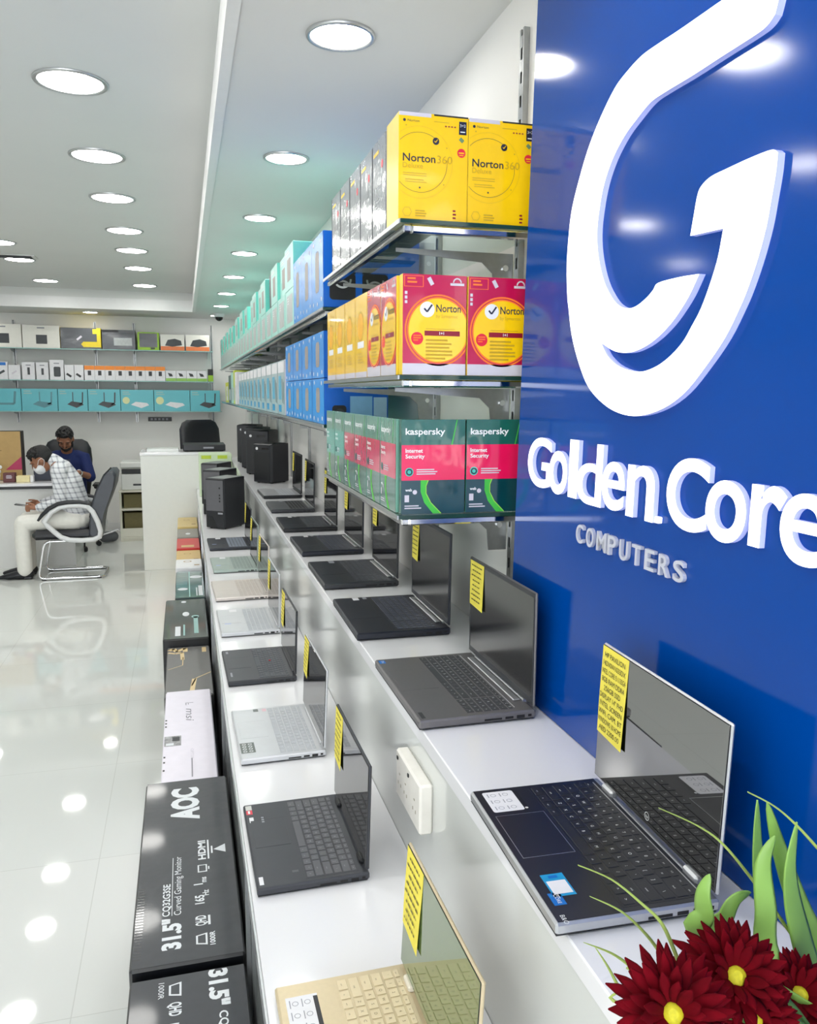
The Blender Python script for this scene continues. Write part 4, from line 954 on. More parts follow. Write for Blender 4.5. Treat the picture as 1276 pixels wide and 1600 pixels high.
# ------------------------------------------------------------------ computer towers
TB = mat('tower_black', (26, 28, 34), .35, var=.03); TF = mat('tower_grey_front', (92, 92, 96), .45, var=.03); TTOP = mat('tower_grey_top', (128, 132, 132), .3, .4)
def tower(label, group, loc, rz, w, dp, h, front='grey'):
    t = thing('computer_tower', label, 'desktop computer', loc, rz, group)
    a = MB(); a.box(0, .012, .006, w, dp, h, TB, .004); a.build('case', t)
    for x in (.02, w-.02):
        for y in (.03, dp-.03):
            b = MB(); b.cyl((x, y, 0), (x, y, .0058), .009, BLACK, 10); b.build('foot', t)
    a = MB(); a.box(.001, 0, .008, w-.001, .0118, h-.002, TB, .004); a.build('front_bezel', t)
    a = MB()
    if front == 'grey':
        a.box(.008, -.003, h*.36, w*.98, -.0002, h*.965, TF, .002); a.build('front_panel', t)['label'] = 'grey front panel'
        a = MB()
        for k, z in enumerate((.80, .66, .60, .54)): a.box(w*.76, -.0045, h*z, w*.84, -.0031, h*z+.012, BLACK, .001)
        a.build('ports', t); a = MB(); a.box(w*.68, -.003, h*.30, w*.94, -.0002, h*.335, GST, .001); a.build('badge', t)
        a = MB(); a.prism([(0, 0), (w*.6, 0), (w*.3, h*.22), (0, h*.24)], frame((.006, -.0001, .012), (1, 0, 0), (0, 0, 1)), .002, BLACK); a.build('vent', t)
        a = MB(); a.box(.004, .016, h+.0002, w-.004, dp-.004, h+.0012, TTOP); a.build('top_plate', t)['label'] = 'pale grey top'
    else:
        a.box(.012, -.002, h*.08, w-.012, -.0002, h*.80, BLACK, .002); a.build('front_panel', t)
        a = MB(); a.cyl((w*.22, -.002, h*.88), (w*.22, -.0002, h*.88), .010, mat('white_button', (222, 224, 226), .4), 16); a.build('power_button', t)
        a = MB(); a.box(w*.5, -.002, h*.86, w*.86, -.0002, h*.9, BLACKG); a.build('drive_slot', t)
        a = MB(); a.box(.01, .03, h+.0002, w-.01, dp-.02, h+.003, BLACK, .001); a.build('top_grille', t)
    return t
GT = 'computer towers on the lower counter'
t0 = tower('black computer tower with a grey front panel, nearest on the lower counter', GT, (.122, 5.672, ZL), -.698, .152, .24, .345)
dup(t0, (.118, 6.28, ZL), -.60, 'second black computer tower on the lower counter, only its pale top showing')
dup(t0, (.118, 6.88, ZL), -.55, 'third black computer tower on the lower counter, farthest of the row')
GT2 = 'computer towers on the upper counter'
tower('small black computer tower nearest on the upper counter, beyond the silver laptop', GT2, (.452, 5.725, ZU), -.80, .16, .19, .272, 'dark')
u0 = tower('taller black computer tower just behind the small one on the upper counter', GT2, (.445, 6.32, ZU), -.42, .18, .24, .335, 'dark')
dup(u0, (.445, 6.84, ZU), -.38, 'third black computer tower from the camera on the upper counter')
dup(u0, (.445, 7.40, ZU), -.32, 'farthest and topmost black computer tower on the upper counter')
t = thing('card_box', 'pale lime green box with yellow-green labels behind the lower computer towers', 'box', (.115, 7.45, ZL))
a = MB(); a.box(0, 0, .0005, .285, .30, .375, mat('pale_lime_card', (206, 226, 190), .4), .004); a.build('carton', t)
for x_ in (.02, .16):
    a = MB(); a.box(x_, -.0012, .335, x_+.085, -.0002, .365, mat('lime_label', (190, 214, 60), .5)); a.build('label_sticker', t)

# ------------------------------------------------------------------ white cabinet at the end of the counters
t = thing('service_counter', 'tall plain white cabinet closing the end of the lower counter', 'counter', (-.412, 8.06, 0))
a = MB(); a.box(0, 0, 0, .80, .50, 1.105, mat('satin_white_board', (226, 228, 224), .3, var=.01), .003); a.build('cabinet', t)
a = MB(); a.box(-.004, -.004, 1.1055, .80, .505, 1.130, LAM, .002); a.build('countertop', t)
t = thing('document_tray', 'low thin-rimmed tray on the far left of the white cabinet top', 'tray', (-.36, 8.15, 1.1305))
a = MB(); a.box(0, 0, 0, .30, .22, .004, LAMG); a.build('tray_base', t)
a = MB()
for q in ((0, 0, .30, .004), (0, .216, .30, .22), (0, 0, .004, .22), (.296, 0, .30, .22)): a.box(q[0], q[1], .0042, q[2], q[3], .03, LAMG)
a.build('tray_rim', t)
t = thing('cash_drawer', 'flat black drawer unit with a grey badge on top of the white cabinet', 'cash drawer', (-.02, 8.16, 1.1305))
a = MB(); a.box(0, .01, .006, .40, .38, .066, BLACK, .004); a.build('case', t)
a = MB(); a.box(.004, 0, .010, .396, .0098, .062, TB, .002); a.build('drawer_front', t)
a = MB(); a.box(.19, -.0015, .028, .29, -.0002, .044, GST, .0006); a.build('badge', t)
a = MB(); [a.box(x, y, 0, x+.03, y+.03, .0058, BLACK) for x in (.02, .35) for y in (.03, .33)]; a.build('feet', t)

# ------------------------------------------------------------------ far wall shelves and what stands on them
FY = 10.33
for i, (x, lab) in enumerate([(-1.894, 'slotted upright on the far wall above the cardboard monitor box'), (-.998, 'slotted upright on the far wall right of the desk man'), (-.557, 'slotted upright on the far wall left of the small dark plate'),
                              (.355, 'slotted upright at the right end of the far wall shelves'), (-2.78, 'slotted upright on the far wall, left of the frame')]):
    upright(x, YB, 1.33, 2.52, lab, 'y')
FS = ((2.190, 'top'), (1.828, 'middle'), (1.470, 'lowest'))
for z, n in FS:
    t = thing('glass_shelf', f'{n} glass shelf across the far wall', 'shelf', (0, 0, z), 0, 'glass shelves on the far wall')
    a = MB(); a.box(-3.0, FY-.01, -.008, .36 if n != 'lowest' else .45, YB-.016, 0, GTEAL); a.build('glass_pane', t)
    a = MB(); a.box(-3.0, FY-.0130, -.0085, .36 if n != 'lowest' else .45, FY-.0103, -.0003, mat('aqua_shelf_edge', (150, 200, 196), .3, var=.02)); a.build('pane_edge', t)
    for x in (-1.894, -.998, -.557, .3):
        a = MB(); a.prism([(0, 0), (.24, 0), (.24, -.014), (.05, -.035), (.045, -.075), (0, -.075)], frame((x-.0015, YB-.0152, -.0085), (0, -1, 0), (0, 0, 1)), .003, STEEL); a.build('bracket', t)
CREAM = mat('cream_white_card', (238, 236, 228), .4, var=.02); PIC = mat('dark_picture', (56, 60, 64), .4, var=.1)
def wcarton(name, lab, x0, x1, z, h, m, side, art, grp=None, dp=.22):
    return carton(name, lab, 'carton', grp, (x0, FY, z+.0003), 0, x1-x0, h, dp, m, side, art)
def art_pic(u0, v0, u1, v1, m=PIC):
    return lambda A_, w, h: (A_.rect(w*u0, h*v0, w*u1, h*v1, m, 1), A_.rect(w*.4, h*.86, w*.6, h*.92, GST, 1))
z = 2.190
p0 = wcarton('speaker_carton', 'white carton with dark speaker picture, cut by the left edge, top far shelf', -2.17, -1.765, z, .262, CREAM, CREAM, art_pic(.35, .18, .68, .60))
wcarton('speaker_carton', 'white carton with a dark speaker picture, second from the left on the top far shelf', -1.755, -1.36, z, .256, CREAM, CREAM, art_pic(.36, .18, .66, .58))
PBLK = film_mat('black_film_print', (62, 66, 72), .2); KYEL = mat('cable_yellow', (232, 206, 40), .4)
def art_blk(A_, w, h):
    A_.poly([(w*.50, h*.22), (w*.56, h*.08), (w, h*.08), (w, h*.34), (w*.56, h*.34)], KYEL, 1); A_.rect(w*.90, h*.34, w, h, KYEL, 1); A_.rect(w*.80, h*.72, w*.9, h*.95, KYEL, 1); A_.line([(w*.4, h*.42), (w*.52, h*.6)], w*.05, PPALE, 1)
wcarton('camera_carton', 'dark carton with a yellow corner print on the top far shelf', -1.35, -.912, z, .240, PBLK, KYEL, art_blk)
wcarton('camera_carton', 'dark film-wrapped carton right of the yellow-cornered one on the top far shelf', -.90, -.530, z, .226, PBLK, BLACK, lambda A_, w, h: (A_.rect(w*.35, h*.2, w*.9, h*.6, mat('grey_picture'), 1), A_.rect(0, h*.88, w*.5, h, BLACK, 1)))
LIMEG = mat('lime_green_card', (154, 200, 40), .4)
wcarton('camera_carton', 'small lime green bordered carton with a dark picture on the top far shelf', -.505, -.262, z, .208, LIMEG, LIMEG, lambda A_, w, h: (A_.rect(w*.08, h*.16, w*.92, h*.94, PBLK, 1), A_.rect(w*.6, h*.05, w*.8, h*.14, BLACK, 2)))
ORB = mat('orange_base_print', (240, 130, 70), .4)
def art_or(A_, w, h):
    A_.rect(0, 0, w, h*.26, ORB, 1); A_.poly([(w*.18, h*.3), (w*.5, h*.24), (w*.9, h*.34), (w*.86, h*.62), (w*.6, h*.74), (w*.3, h*.66)], PIC, 2)
o0 = wcarton('drive_carton', 'left white carton with an orange base and dark device picture on the top far shelf', -.245, .03, z, .190, CREAM, PPALE, art_or)
dup(o0, (.045, FY, z+.0003), label='right white carton with an orange base and dark device picture on the top far shelf')
z = 1.828
for x0, x1, h, lab, art in [(-2.10, -1.930, .20, 'small white pack with a blue top, leftmost on the middle far shelf', lambda A_, w, h: (A_.rect(w*.2, h*.8, w*.9, h*.97, BLUES, 1), A_.line([(w*.4, h*.3), (w*.8, h*.5)], w*.15, PIC, 1))),
                            (-1.925, -1.800, .165, 'plain small white pack with a faint picture on the middle far shelf', lambda A_, w, h: A_.line([(w*.3, h*.4), (w*.7, h*.6)], w*.15, PPALE, 1)),
                            (-1.780, -1.645, .20, 'first white hanging pack with a small dark stick on the middle far shelf', lambda A_, w, h: (A_.rect(w*.42, h*.28, w*.62, h*.7, PIC, 1), A_.rect(w*.3, h*.8, w*.7, h*.86, GST, 1))),
                            (-1.630, -1.500, .20, 'second white hanging pack with a small dark stick on the middle far shelf', lambda A_, w, h: (A_.rect(w*.42, h*.28, w*.62, h*.66, PIC, 1), A_.rect(w*.3, h*.8, w*.7, h*.86, GST, 1))),
                            (-1.485, -1.335, .23, 'taller white pack with a dark rounded device on the middle far shelf', lambda A_, w, h: (rrect(A_, w*.28, h*.16, w*.78, h*.66, w*.1, PIC, 1), A_.rect(w*.3, h*.8, w*.7, h*.86, GST, 1)))]:
    wcarton('accessory_pack', lab, x0, x1, z, h, WST, WST, art, 'white packs on the middle far shelf', .08)
b_ = wcarton('accessory_pack', 'left low white pack with a slanted black item on the middle far shelf', -1.325, -1.225, z, .175, WST, WST, lambda A_, w, h: A_.line([(w*.2, h*.42), (w*.7, h*.22)], w*.25, BLACK, 1), None, .1)
dup(b_, (-1.22, FY, z+.0003), label='right low white pack with a slanted black item on the middle far shelf')
ORT = mat('orange_top_print', (246, 140, 30), .4)
g_ = wcarton('adapter_pack', 'first orange-topped white pack with a black adapter on the middle far shelf', -1.110, -.998, z, .17, WST, WST, lambda A_, w, h: (A_.rect(0, h*.72, w, h, ORT, 1), A_.rect(w*.32, h*.34, w*.66, h*.66, BLACK, 1)), 'orange-topped adapter packs', .1)
for i in range(1, 8): dup(g_, (-1.110+.1135*i, FY, z+.0003), label=f'{NTH[i]} orange-topped white pack from the left on the middle far shelf')
GRB = mat('green_base_print', (150, 200, 90), .4)
g_ = wcarton('adapter_pack', 'first white pack with a green base and black adapter on the middle far shelf', -.198, -.080, z, .125, WST, WST, lambda A_, w, h: (A_.rect(0, 0, w, h*.28, GRB, 1), A_.poly([(w*.2, h*.8), (w*.6, h*.7), (w*.7, h*.45), (w*.35, h*.45)], BLACK, 1)), 'green-based adapter packs', .1)
for i in range(1, 4): dup(g_, (-.198+.121*i, FY, z+.0003), label=f'{NTH[i]} white pack with a green base from the left on the middle far shelf')
t = wcarton('adapter_pack', 'lime green and black pack at the right end of the middle far shelf', .295, .356, z, .15, mat('lime_green_card'), BLACK, lambda A_, w, h: A_.rect(0, h*.5, w, h, BLACK, 1), None, .1)
z = 1.470
RT = mat('router_teal_card', (92, 186, 198), .35, var=.03, scale=8); RTS = mat('router_teal_side', (60, 150, 164), .4)
def art_router(kind):
    def f(A_, w, h):
        A_.bars(w*.06, h*.92, w*.28, h*.2, 2, mat('pale_teal_print', (150, 190, 186), .4, var=0), 1)
        m = {'d': PIC, 'l': mat('faint_router_picture', (84, 140, 150), .4, var=.05), 'w': WST, 'o': mat('faint_router_picture')}[kind]
        if kind == 'o':
            A_.line([(w*.1, h*.88), (w*.12, h*.32), (w*.85, h*.32), (w*.88, h*.88)], w*.05, m, 1); return
        A_.poly([(w*.30, h*.30), (w*.62, h*.14), (w*.86, h*.28), (w*.80, h*.38), (w*.45, h*.44)], m, 1)
        if kind != 'w':
            A_.line([(w*.50, h*.40), (w*.50, h*.86)], w*.03, m, 1); A_.line([(w*.72, h*.30), (w*.82, h*.36), (w*.84, h*.86)], w*.045, m, 1)
        else: A_.disc(w*.16, h*.5, w*.11, mat('pale_yellow_spot', (220, 226, 170), .4, var=0), 1)
    return f
RX = [-2.30, -1.806, -1.416, -1.088, -.724, -.346, .074, .432]
for i, (k, lab) in enumerate([('o', 'teal router carton with a pale antenna frame, leftmost on the lowest far shelf'), ('l', 'teal router carton with a faint grey router, second on the lowest far shelf'),
                              ('d', 'teal router carton with a dark router, third on the lowest far shelf'), ('d', 'teal router carton with a dark router, fourth on the lowest far shelf'),
                              ('w', 'teal router carton with a white router, fifth on the lowest far shelf'), ('w', 'teal router carton with a white router, sixth on the lowest far shelf'),
                              ('d', 'teal router carton with a dark router at the right end of the lowest far shelf')]):
    wcarton('router_carton', lab, RX[i]+.004, RX[i+1]-.002, z, .256-.004*(i > 3), RT, RTS, art_router(k), 'teal router cartons on the far wall')
t = thing('wall_plate', 'small dark plate with pale markings on the far wall below the router cartons', 'sign', (-.29, YB, 1.366))
a = MB(); a.box(-.14, -.012, -.026, .14, -.0004, .026, DGREY, .002); a.build('plate', t)
a = MB(); [a.box(-.11+.045*i, -.0132, -.012, -.085+.045*i, -.0122, .012, GST) for i in range(5)]; a.build('markings', t)

# ------------------------------------------------------------------ printer on its shelf unit
t = thing('shelf_unit', 'low cream shelf unit with two open olive compartments under the printer', 'shelf', (-.74, 9.72, 0))
CR2 = mat('cream_laminate', (226, 224, 208), .4, var=.02); OL = mat('olive_brown_board', (122, 114, 74), .6, var=.05)
a = MB(); a.box(0, 0, 0, .022, .4, .566, CR2); a.box(.338, 0, 0, .36, .4, .566, CR2); a.box(.022, .380, 0, .338, .4, .566, OL); a.build('case', t)
for z_ in (.03, .355): 
    a = MB(); a.box(.0222, 0, z_, .3378, .379, z_+.022, CR2); a.build('shelf_board', t)
a = MB(); a.box(-.006, -.006, .5662, .366, .4, .584, CR2); a.build('top_board', t)
a = MB(); a.box(.0222, .012, .0, .3378, .02, .0298, CR2); a.box(.0222, .004, .054, .3378, .014, .15, CR2); a.build('kick_board', t)
tag(MB().box(-.700, 9.80, .3775, -.42, 10.05, .535, OL, .003).build('storage_box'), 'olive brown box in the upper compartment of the cream shelf unit', 'box')
tag(MB().box(-.700, 9.80, .0525, -.46, 10.05, .32, OL, .003).build('storage_box'), 'olive brown box in the lower compartment of the cream shelf unit', 'box')
t = thing('printer', 'white office printer with a black paper slot on the cream shelf unit', 'printer', (-.715, 9.74, .5845))
PRW = mat('printer_white', (224, 226, 222), .4, var=.01)
a = MB(); a.box(0, .0, 0, .34, .34, .19, PRW, .012); a.build('body', t)
a = MB(); a.box(.0, .01, .1902, .34, .34, .255, PRW, .01); a.box(.012, -.002, .192, .33, .0098, .245, BLACK, .004); a.build('output_slot', t)
a = MB(); a.box(-.005, -.01, .2555, .345, .34, .325, PRW, .012); a.build('scanner_lid', t)
a = MB(); a.box(.13, -.0015, .055, .33, -.0002, .075, BLACK); a.build('tray_handle', t)
# ------------------------------------------------------------------ desk and what is on it
t = thing('office_desk', 'long white desk with a black-edged top at the left, a man sitting on each side', 'desk', (-2.9, 8.43, 0))
a = MB(); a.box(0, 0, .795, 1.85, .72, .822, LAM, .002); a.build('desktop', t)
a = MB(); a.box(.003, -.003, .770, 1.847, .717, .7945, BLACK); a.build('black_edge', t)
a = MB(); a.box(.02, .02, .0, 1.83, .045, .7695, mat('white_desk_panel', (222, 223, 221), .35, var=.01)); a.build('front_panel', t)
for x_ in (.02, 1.806):
    a = MB(); a.box(x_, .0455, 0, x_+.024, .70, .7695, LAMG); a.build('side_panel', t)
DZ = .8225
KRAFT = mat('kraft_board', (182, 150, 96), .6, var=.04, scale=20)
t = thing('monitor_carton', 'kraft brown flat monitor carton with a magenta corner standing on the desk', 'carton', (-2.02, 8.80, DZ))
a = MB(); a.box(0, 0, .0005, .46, .14, .485, mat('dark_carton_side', (52, 46, 40), .6), .004); a.build('carton', t)
a = MB(); A_ = Art(a, (.003, 0, .003), (1, 0, 0), (0, 0, 1), .0005); A_.rect(0, 0, .448, .478, KRAFT, 1); A_.poly([(.448, .10), (.448, .23), (.30, .10)], mat('magenta_print', (178, 50, 92), .5), 2)
A_.bars(.06, .31, .26, .03, 2, mat('brown_print', (132, 104, 60), .6), 2); a.build('printed_front', t)
t = thing('pen_box', 'small maroon box with pale writing on the desk', 'box', (-1.70, 8.56, DZ))
a = MB(); a.box(0, 0, .0005, .105, .09, .092, mat('maroon_card', (92, 46, 48), .5), .003); a.build('box_body', t)
a = MB(); A_ = Art(a, (.01, 0, .02), (1, 0, 0), (0, 0, 1), .0005); A_.bars(.01, .05, .065, .035, 3, PPALE, 1, 'c'); a.build('printed_label', t)
t = thing('paper_block', 'cream paper block on the desk beside the maroon box', 'paper', (-1.585, 8.56, DZ))
a = MB(); a.box(0, 0, .0004, .12, .10, .06, mat('cream_paper', (232, 220, 170), .7), .002); a.build('paper_stack', t)
a = MB(); a.box(.122, 0.01, .0004, .15, .09, .062, PAPER, .003); a.build('white_end', t)
t = thing('tissue', 'crumpled white tissue standing in a white pot on the desk', 'tissue', (-1.78, 8.58, DZ))
a = MB(); a.lathe([(.045, .0004), (.055, .07), (.05, .09)], PAPER, 16); a.build('pot', t)
a = MB()
for k in range(9): a.ell((RND.uniform(-.04, .04), RND.uniform(-.03, .03), .105+RND.uniform(0, .05)), (RND.uniform(.02, .035), RND.uniform(.015, .03), RND.uniform(.02, .03)), PAPER, 8)
a.build('crumpled_paper', t)
t = thing('laptop', 'dark open laptop on the desk with its lid back to the camera', 'laptop', (-1.44, 8.62, DZ))
a = MB(); a.box(0, .045, .001, .34, .27, .018, CHAR, .003); a.build('base', t)
a = MB(); a.box(0, -.004, .0, .34, .004, .20, mat('navy_grey_lid', (50, 56, 70), .4), .003, Matrix.Translation((0, .04, .012)) @ Matrix.Rotation(R_(8), 4, 'X')); a.build('lid', t)

# ------------------------------------------------------------------ chairs
LEATH = mat('black_leather', (30, 32, 38), .38, var=.06, bump=.15, bscale=120.); GLEATH = mat('grey_black_leather', (64, 68, 76), .4, var=.06)
PADW = mat('white_plastic_arm', (226, 228, 230), .3)
def office_chair(label, loc, rz, bw=.50, top=1.175, lean=.06):
    """swivel chair facing -y in its own frame"""
    t = thing('office_chair', label, 'chair', loc, rz, 'black swivel chairs')
    a = MB(); a.box(-.25, -.25, .43, .25, .24, .52, LEATH, .035); a.build('seat', t)
    R = []
    for z, w, th in ((.50, .16, .03), (.56, .21, .05), (.72, .235, .055), (.95, bw/2, .055), (top-.10, bw/2-.01, .05), (top-.03, bw/2-.045, .04), (top, bw/2-.10, .02)):
        yc = .22+lean*(z-.5)*1.6
        R.append([(w*math.copysign(abs(math.cos(k*2*PI/24))**.55, math.cos(k*2*PI/24)), yc+th*math.sin(k*2*PI/24), z) for k in range(24)])
    a = MB(); a.rings(R, LEATH); a.build('backrest', t)
    for s in (-1, 1):
        a = MB(); a.tube([(s*.26, .12, .44), (s*.30, .12, .50), (s*.30, .10, .66), (s*.30, .0, .69), (s*.30, -.14, .68)], .017, BLACK, 10); a.box(s*.30-.03, -.17, .69, s*.30+.03, .08, .715, BLACK, .01); a.build('armrest', t)
    a = MB(); a.cyl((0, 0, .13), (0, 0, .30), .028, BLACK); a.cyl((0, 0, .30), (0, 0, .43), .016, CHROME); a.build('gas_lift', t)
    for k in range(5):
        an = 2*PI*k/5+.3; c, s = math.cos(an), math.sin(an)
        a = MB(); a.tube([(0.02*c, .02*s, .125), (.16*c, .16*s, .105), (.30*c, .30*s, .085)], [.026, .021, .015], CHROME if top < 1.2 else BLACK, 10); L_ = a.build('base_leg', t)
        a = MB(); a.cyl((.30*c-.018*s, .30*s+.018*c, .029), (.30*c+.018*s, .30*s-.018*c, .029), .0285, BLACK, 14); a.cyl((.30*c, .30*s, .03), (.30*c, .30*s, .085), .008, BLACK, 8); a.build('caster', L_)
    return t
office_chair('black high-backed swivel chair of the man in navy behind the desk', (-1.245, 9.42, 0), .02, .50, 1.175)
office_chair('rounded black swivel chair back rising behind the white cabinet', (.30, 9.05, 0), .5, .50, 1.40)
t = thing('visitor_chair', 'black cantilever visitor chair with white loop arms and a chrome frame', 'chair', (-1.05, 8.04, 0))
ox, oy = -1.05, 8.04
def sh(pts): return [(p[0]-ox, p[1]-oy, p[2]) for p in pts]
prof = [(-.875, .40), (-.86, .55), (-.84, .66), (-.79, .80), (-.72, .94), (-.675, .985), (-.635, .985), (-.612, .955), (-.63, .85), (-.68, .72), (-.735, .59), (-.765, .45), (-.775, .355), (-.84, .355)]
a = MB()
fr_ = frame((-ox, 8.265-oy, 0), (1, 0, 0), (0, 0, 1))
R = []
for y, s in ((7.812, .86), (7.82, .97), (7.84, 1.), (8.24, 1.), (8.26, .97), (8.268, .86)):
    cx, cz = -.745, .66; R.append([((cx+(p[0]-cx)*s)-ox, y-oy, cz+(p[1]-cz)*(.5+.5*s)) for p in prof])
a.rings(R, GLEATH); a.build('backrest', t)
a = MB()
for y in (7.93, 8.04, 8.15): a.tube(sh([(-.866, y, .55), (-.846, y, .66), (-.797, y, .80), (-.727, y, .94), (-.68, y, .988)]), .008, LEATH, 8)
a.build('back_seams', t)
a = MB(); a.box(-1.352-ox, 7.825-oy, .368, -.84-ox, 8.255-oy, .452, LEATH, .03); a.build('seat', t)
for s, y in ((0, 7.782), (1, 8.298)):
    lp = [(-1.235, .545), (-1.17, .630), (-1.10, .672), (-1.03, .684), (-.93, .684), (-.865, .668), (-.825, .625), (-.785, .53), (-.765, .445), (-.775, .392), (-.83, .368), (-.93, .364), (-1.03, .372), (-1.10, .40), (-1.16, .455), (-1.21, .51)]
    n = len(lp); P = [Vector((p[0]-ox, y-oy, p[1])) for p in lp]; RR = []
    for i in range(n):
        tg = (P[(i+1) % n]-P[i-1]).normalized(); nn = Vector((-tg.z, 0, tg.x))
        RR.append([P[i]+nn*(.023*math.cos(k*PI/5))+Vector((0, .021*math.sin(k*PI/5), 0)) for k in range(10)])
    a = MB(); v = [p for r in RR for p in r]; f = [(i*10+k, i*10+(k+1) % 10, ((i+1) % n)*10+(k+1) % 10, ((i+1) % n)*10+k) for i in range(n) for k in range(10)]
    a.add(v, f, PADW, None, True); o = a.build('arm_loop', t); o['label'] = 'white arm loop'
    a = MB(); a.tube(sh([(-1.285, y, .555), (-1.25, y, .603), (-1.19, y, .662), (-1.11, y, .702), (-1.03, y, .715), (-.93, y, .715), (-.85, y, .695)]), [.010, .016, .019, .020, .020, .019, .012], LEATH, 12, flat=1.35, up=(0, 0, 1)); a.build('arm_pad', o)
CHR = .0125
def chrome(pts, name='frame_tube'):
    P = [Vector(p) for p in pts]; out = [P[0]]
    for i in range(1, len(P)-1):      # rounded corners
        d0 = (P[i-1]-P[i]); d1 = (P[i+1]-P[i]); r = min(.06, d0.length*.45, d1.length*.45)
        p0, p1 = P[i]+d0.normalized()*r, P[i]+d1.normalized()*r
        for k in range(6):
            q = k/5; out.append(p0.lerp(P[i], q).lerp(P[i].lerp(p1, q), q))
    out.append(P[-1]); a = MB(); a.tube([(p.x-ox, p.y-oy, p.z) for p in out], CHR, CHROME, 12); return a.build(name, t)
chrome([(-.90, 7.835, .355), (-1.25, 7.835, .355), (-1.315, 7.835, .0135), (-.752, 7.835, .0135), (-.752, 8.245, .0135), (-1.315, 8.245, .0135), (-1.25, 8.245, .355), (-.90, 8.245, .355)])
a = MB()
for x, y in ((-1.27, 7.835), (-.80, 7.835), (-1.27, 8.245), (-.80, 8.245)): a.box(x-ox-.02, y-oy-.013, .0, x-ox+.02, y-oy+.013, .0045, BLACK)
a.build('glides', t)
t = thing('carry_bag', 'rounded dark grey bag with a white strap on the floor right of the visitor chair', 'bag', (-.87, 9.72, 0))
a = MB(); a.capsule([(-.045, 0, .062), (.045, 0, .066)], [(.085, .06), (.085, .06)], mat('dark_grey_cloth', (88, 90, 94), .7), 16, up=(0, 1, 0)); a.build('bag_body', t)
a = MB(); a.tube([(-.11, -.05, .05), (-.06, -.075, .10), (.03, -.07, .125), (.10, -.05, .15), (.12, 0, .12)], .009, PAPER, 8); a.build('strap', t)

# ------------------------------------------------------------------ people
SKIN = mat('brown_skin', (150, 102, 76), .5, var=.05); HAIR = mat('black_hair', (12, 11, 13), .6, var=.3, scale=60)
def finish(mb, name, parent, vox=.006, it=4, fac=.5):
    """weld overlapping limbs into one continuous surface"""
    o = mb.build(name)
    md = o.modifiers.new('r', 'REMESH'); md.mode = 'VOXEL'; md.voxel_size = vox; md.use_smooth_shade = True
    if it:
        s = o.modifiers.new('s', 'SMOOTH'); s.factor = fac; s.iterations = it
    bpy.context.view_layer.update()
    dg = bpy.context.evaluated_depsgraph_get(); me = bpy.data.meshes.new_from_object(o.evaluated_get(dg))
    old = o.data; o.modifiers.clear(); o.data = me; bpy.data.meshes.remove(old); me.name = name
    me.materials.clear()
    for m_ in mb.mats: me.materials.append(m_)
    for p in me.polygons: p.use_smooth = True; p.material_index = 0
    L_ = parent.location; me.transform(Matrix.Translation((-L_.x, -L_.y, -L_.z)))
    o.parent = parent
    return o
def shifted(mb, name, parent):
    o = mb.build(name); L_ = parent.location; o.data.transform(Matrix.Translation((-L_.x, -L_.y, -L_.z))); o.parent = parent; return o
def head(mb, C, F, U, s=1.):
    """skull, jaw, nose, brow, ears, lips; F face direction, U crown direction"""
    F, U = Vector(F).normalized(), Vector(U); U = (U-F*U.dot(F)).normalized(); S = F.cross(U); C = Vector(C)
    M = Matrix((F, S, U)).transposed().to_4x4(); M.translation = C
    mb.ell((-.008, 0, .020), (.098*s, .076*s, .098*s), SKIN, 20, M)
    mb.ell((.020, 0, -.050), (.068*s, .058*s, .068*s), SKIN, 16, M)
    mb.ell((.058, 0, -.088), (.026*s, .030*s, .022*s), SKIN, 12, M)
    mb.capsule([M @ Vector((.088, 0, .012)), M @ Vector((.104, 0, -.024))], [.008, .014], SKIN, 10)
    for q in (-1, 1):
        mb.ell((.082, q*.033, .022), (.016, .024, .010), SKIN, 10, M); mb.ell((.070, q*.040, -.024), (.022, .022, .022), SKIN, 10, M)
        mb.ell((-.006, q*.078, -.012), (.020, .010, .032), SKIN, 12, M)
    mb.ell((.084, 0, -.055), (.010, .026, .008), SKIN, 10, M); mb.ell((.082, 0, -.066), (.010, .022, .007), SKIN, 10, M)
    return M
def tufts(mb, M, n, c, r, seed):
    q = random.Random(seed)
    for i in range(n):
        v = Vector((q.gauss(0, 1), q.gauss(0, 1), abs(q.gauss(0, 1))-.1)).normalized()
        if v.x > .75 and v.z < .5: continue
        p = Vector((c[0]+v.x*r[0], c[1]+v.y*r[1], c[2]+v.z*r[2])); d = Vector((.6*q.random()+.2, v.y*.5, -.4*q.random()))+v*.25
        p0 = M @ (p-d*.012); p1 = M @ (p+d*.018+v*.004); mb.tube([p0, (p0+p1)/2+(M.to_3x3() @ v)*.003, p1], [.006, .0055, .0015], HAIR, 5)
def eyes(parent, M):
    """lowered lids with a dark lash line, and brows"""
    a = MB()
    for q in (-1, 1): a.ell((.0915, q*.032, .002), (.004, .013, .0028), BLACK, 10, M); a.ell((.094, q*.034, .026), (.005, .018, .0040), HAIR, 10, M)
    return shifted(a, 'eyes', parent)
def hand(mb, wrist, palm, knuck, tips, thumb, r=.0088):
    """palm between wrist and knuckles, four bent fingers and a thumb"""
    mb.capsule([wrist, palm], [(.022, .028), (.016, .038)], SKIN, 12, up=(0, 0, 1))
    for i, ((k, m_, t_)) in enumerate(tips):
        q = (1., 1.05, .98, .84)[i]; mb.capsule([k, m_, t_], [r*q*1.08, r*q, r*q*.85], SKIN, 10)
    mb.capsule(thumb, [r*1.35, r*1.15, r], SKIN, 10)

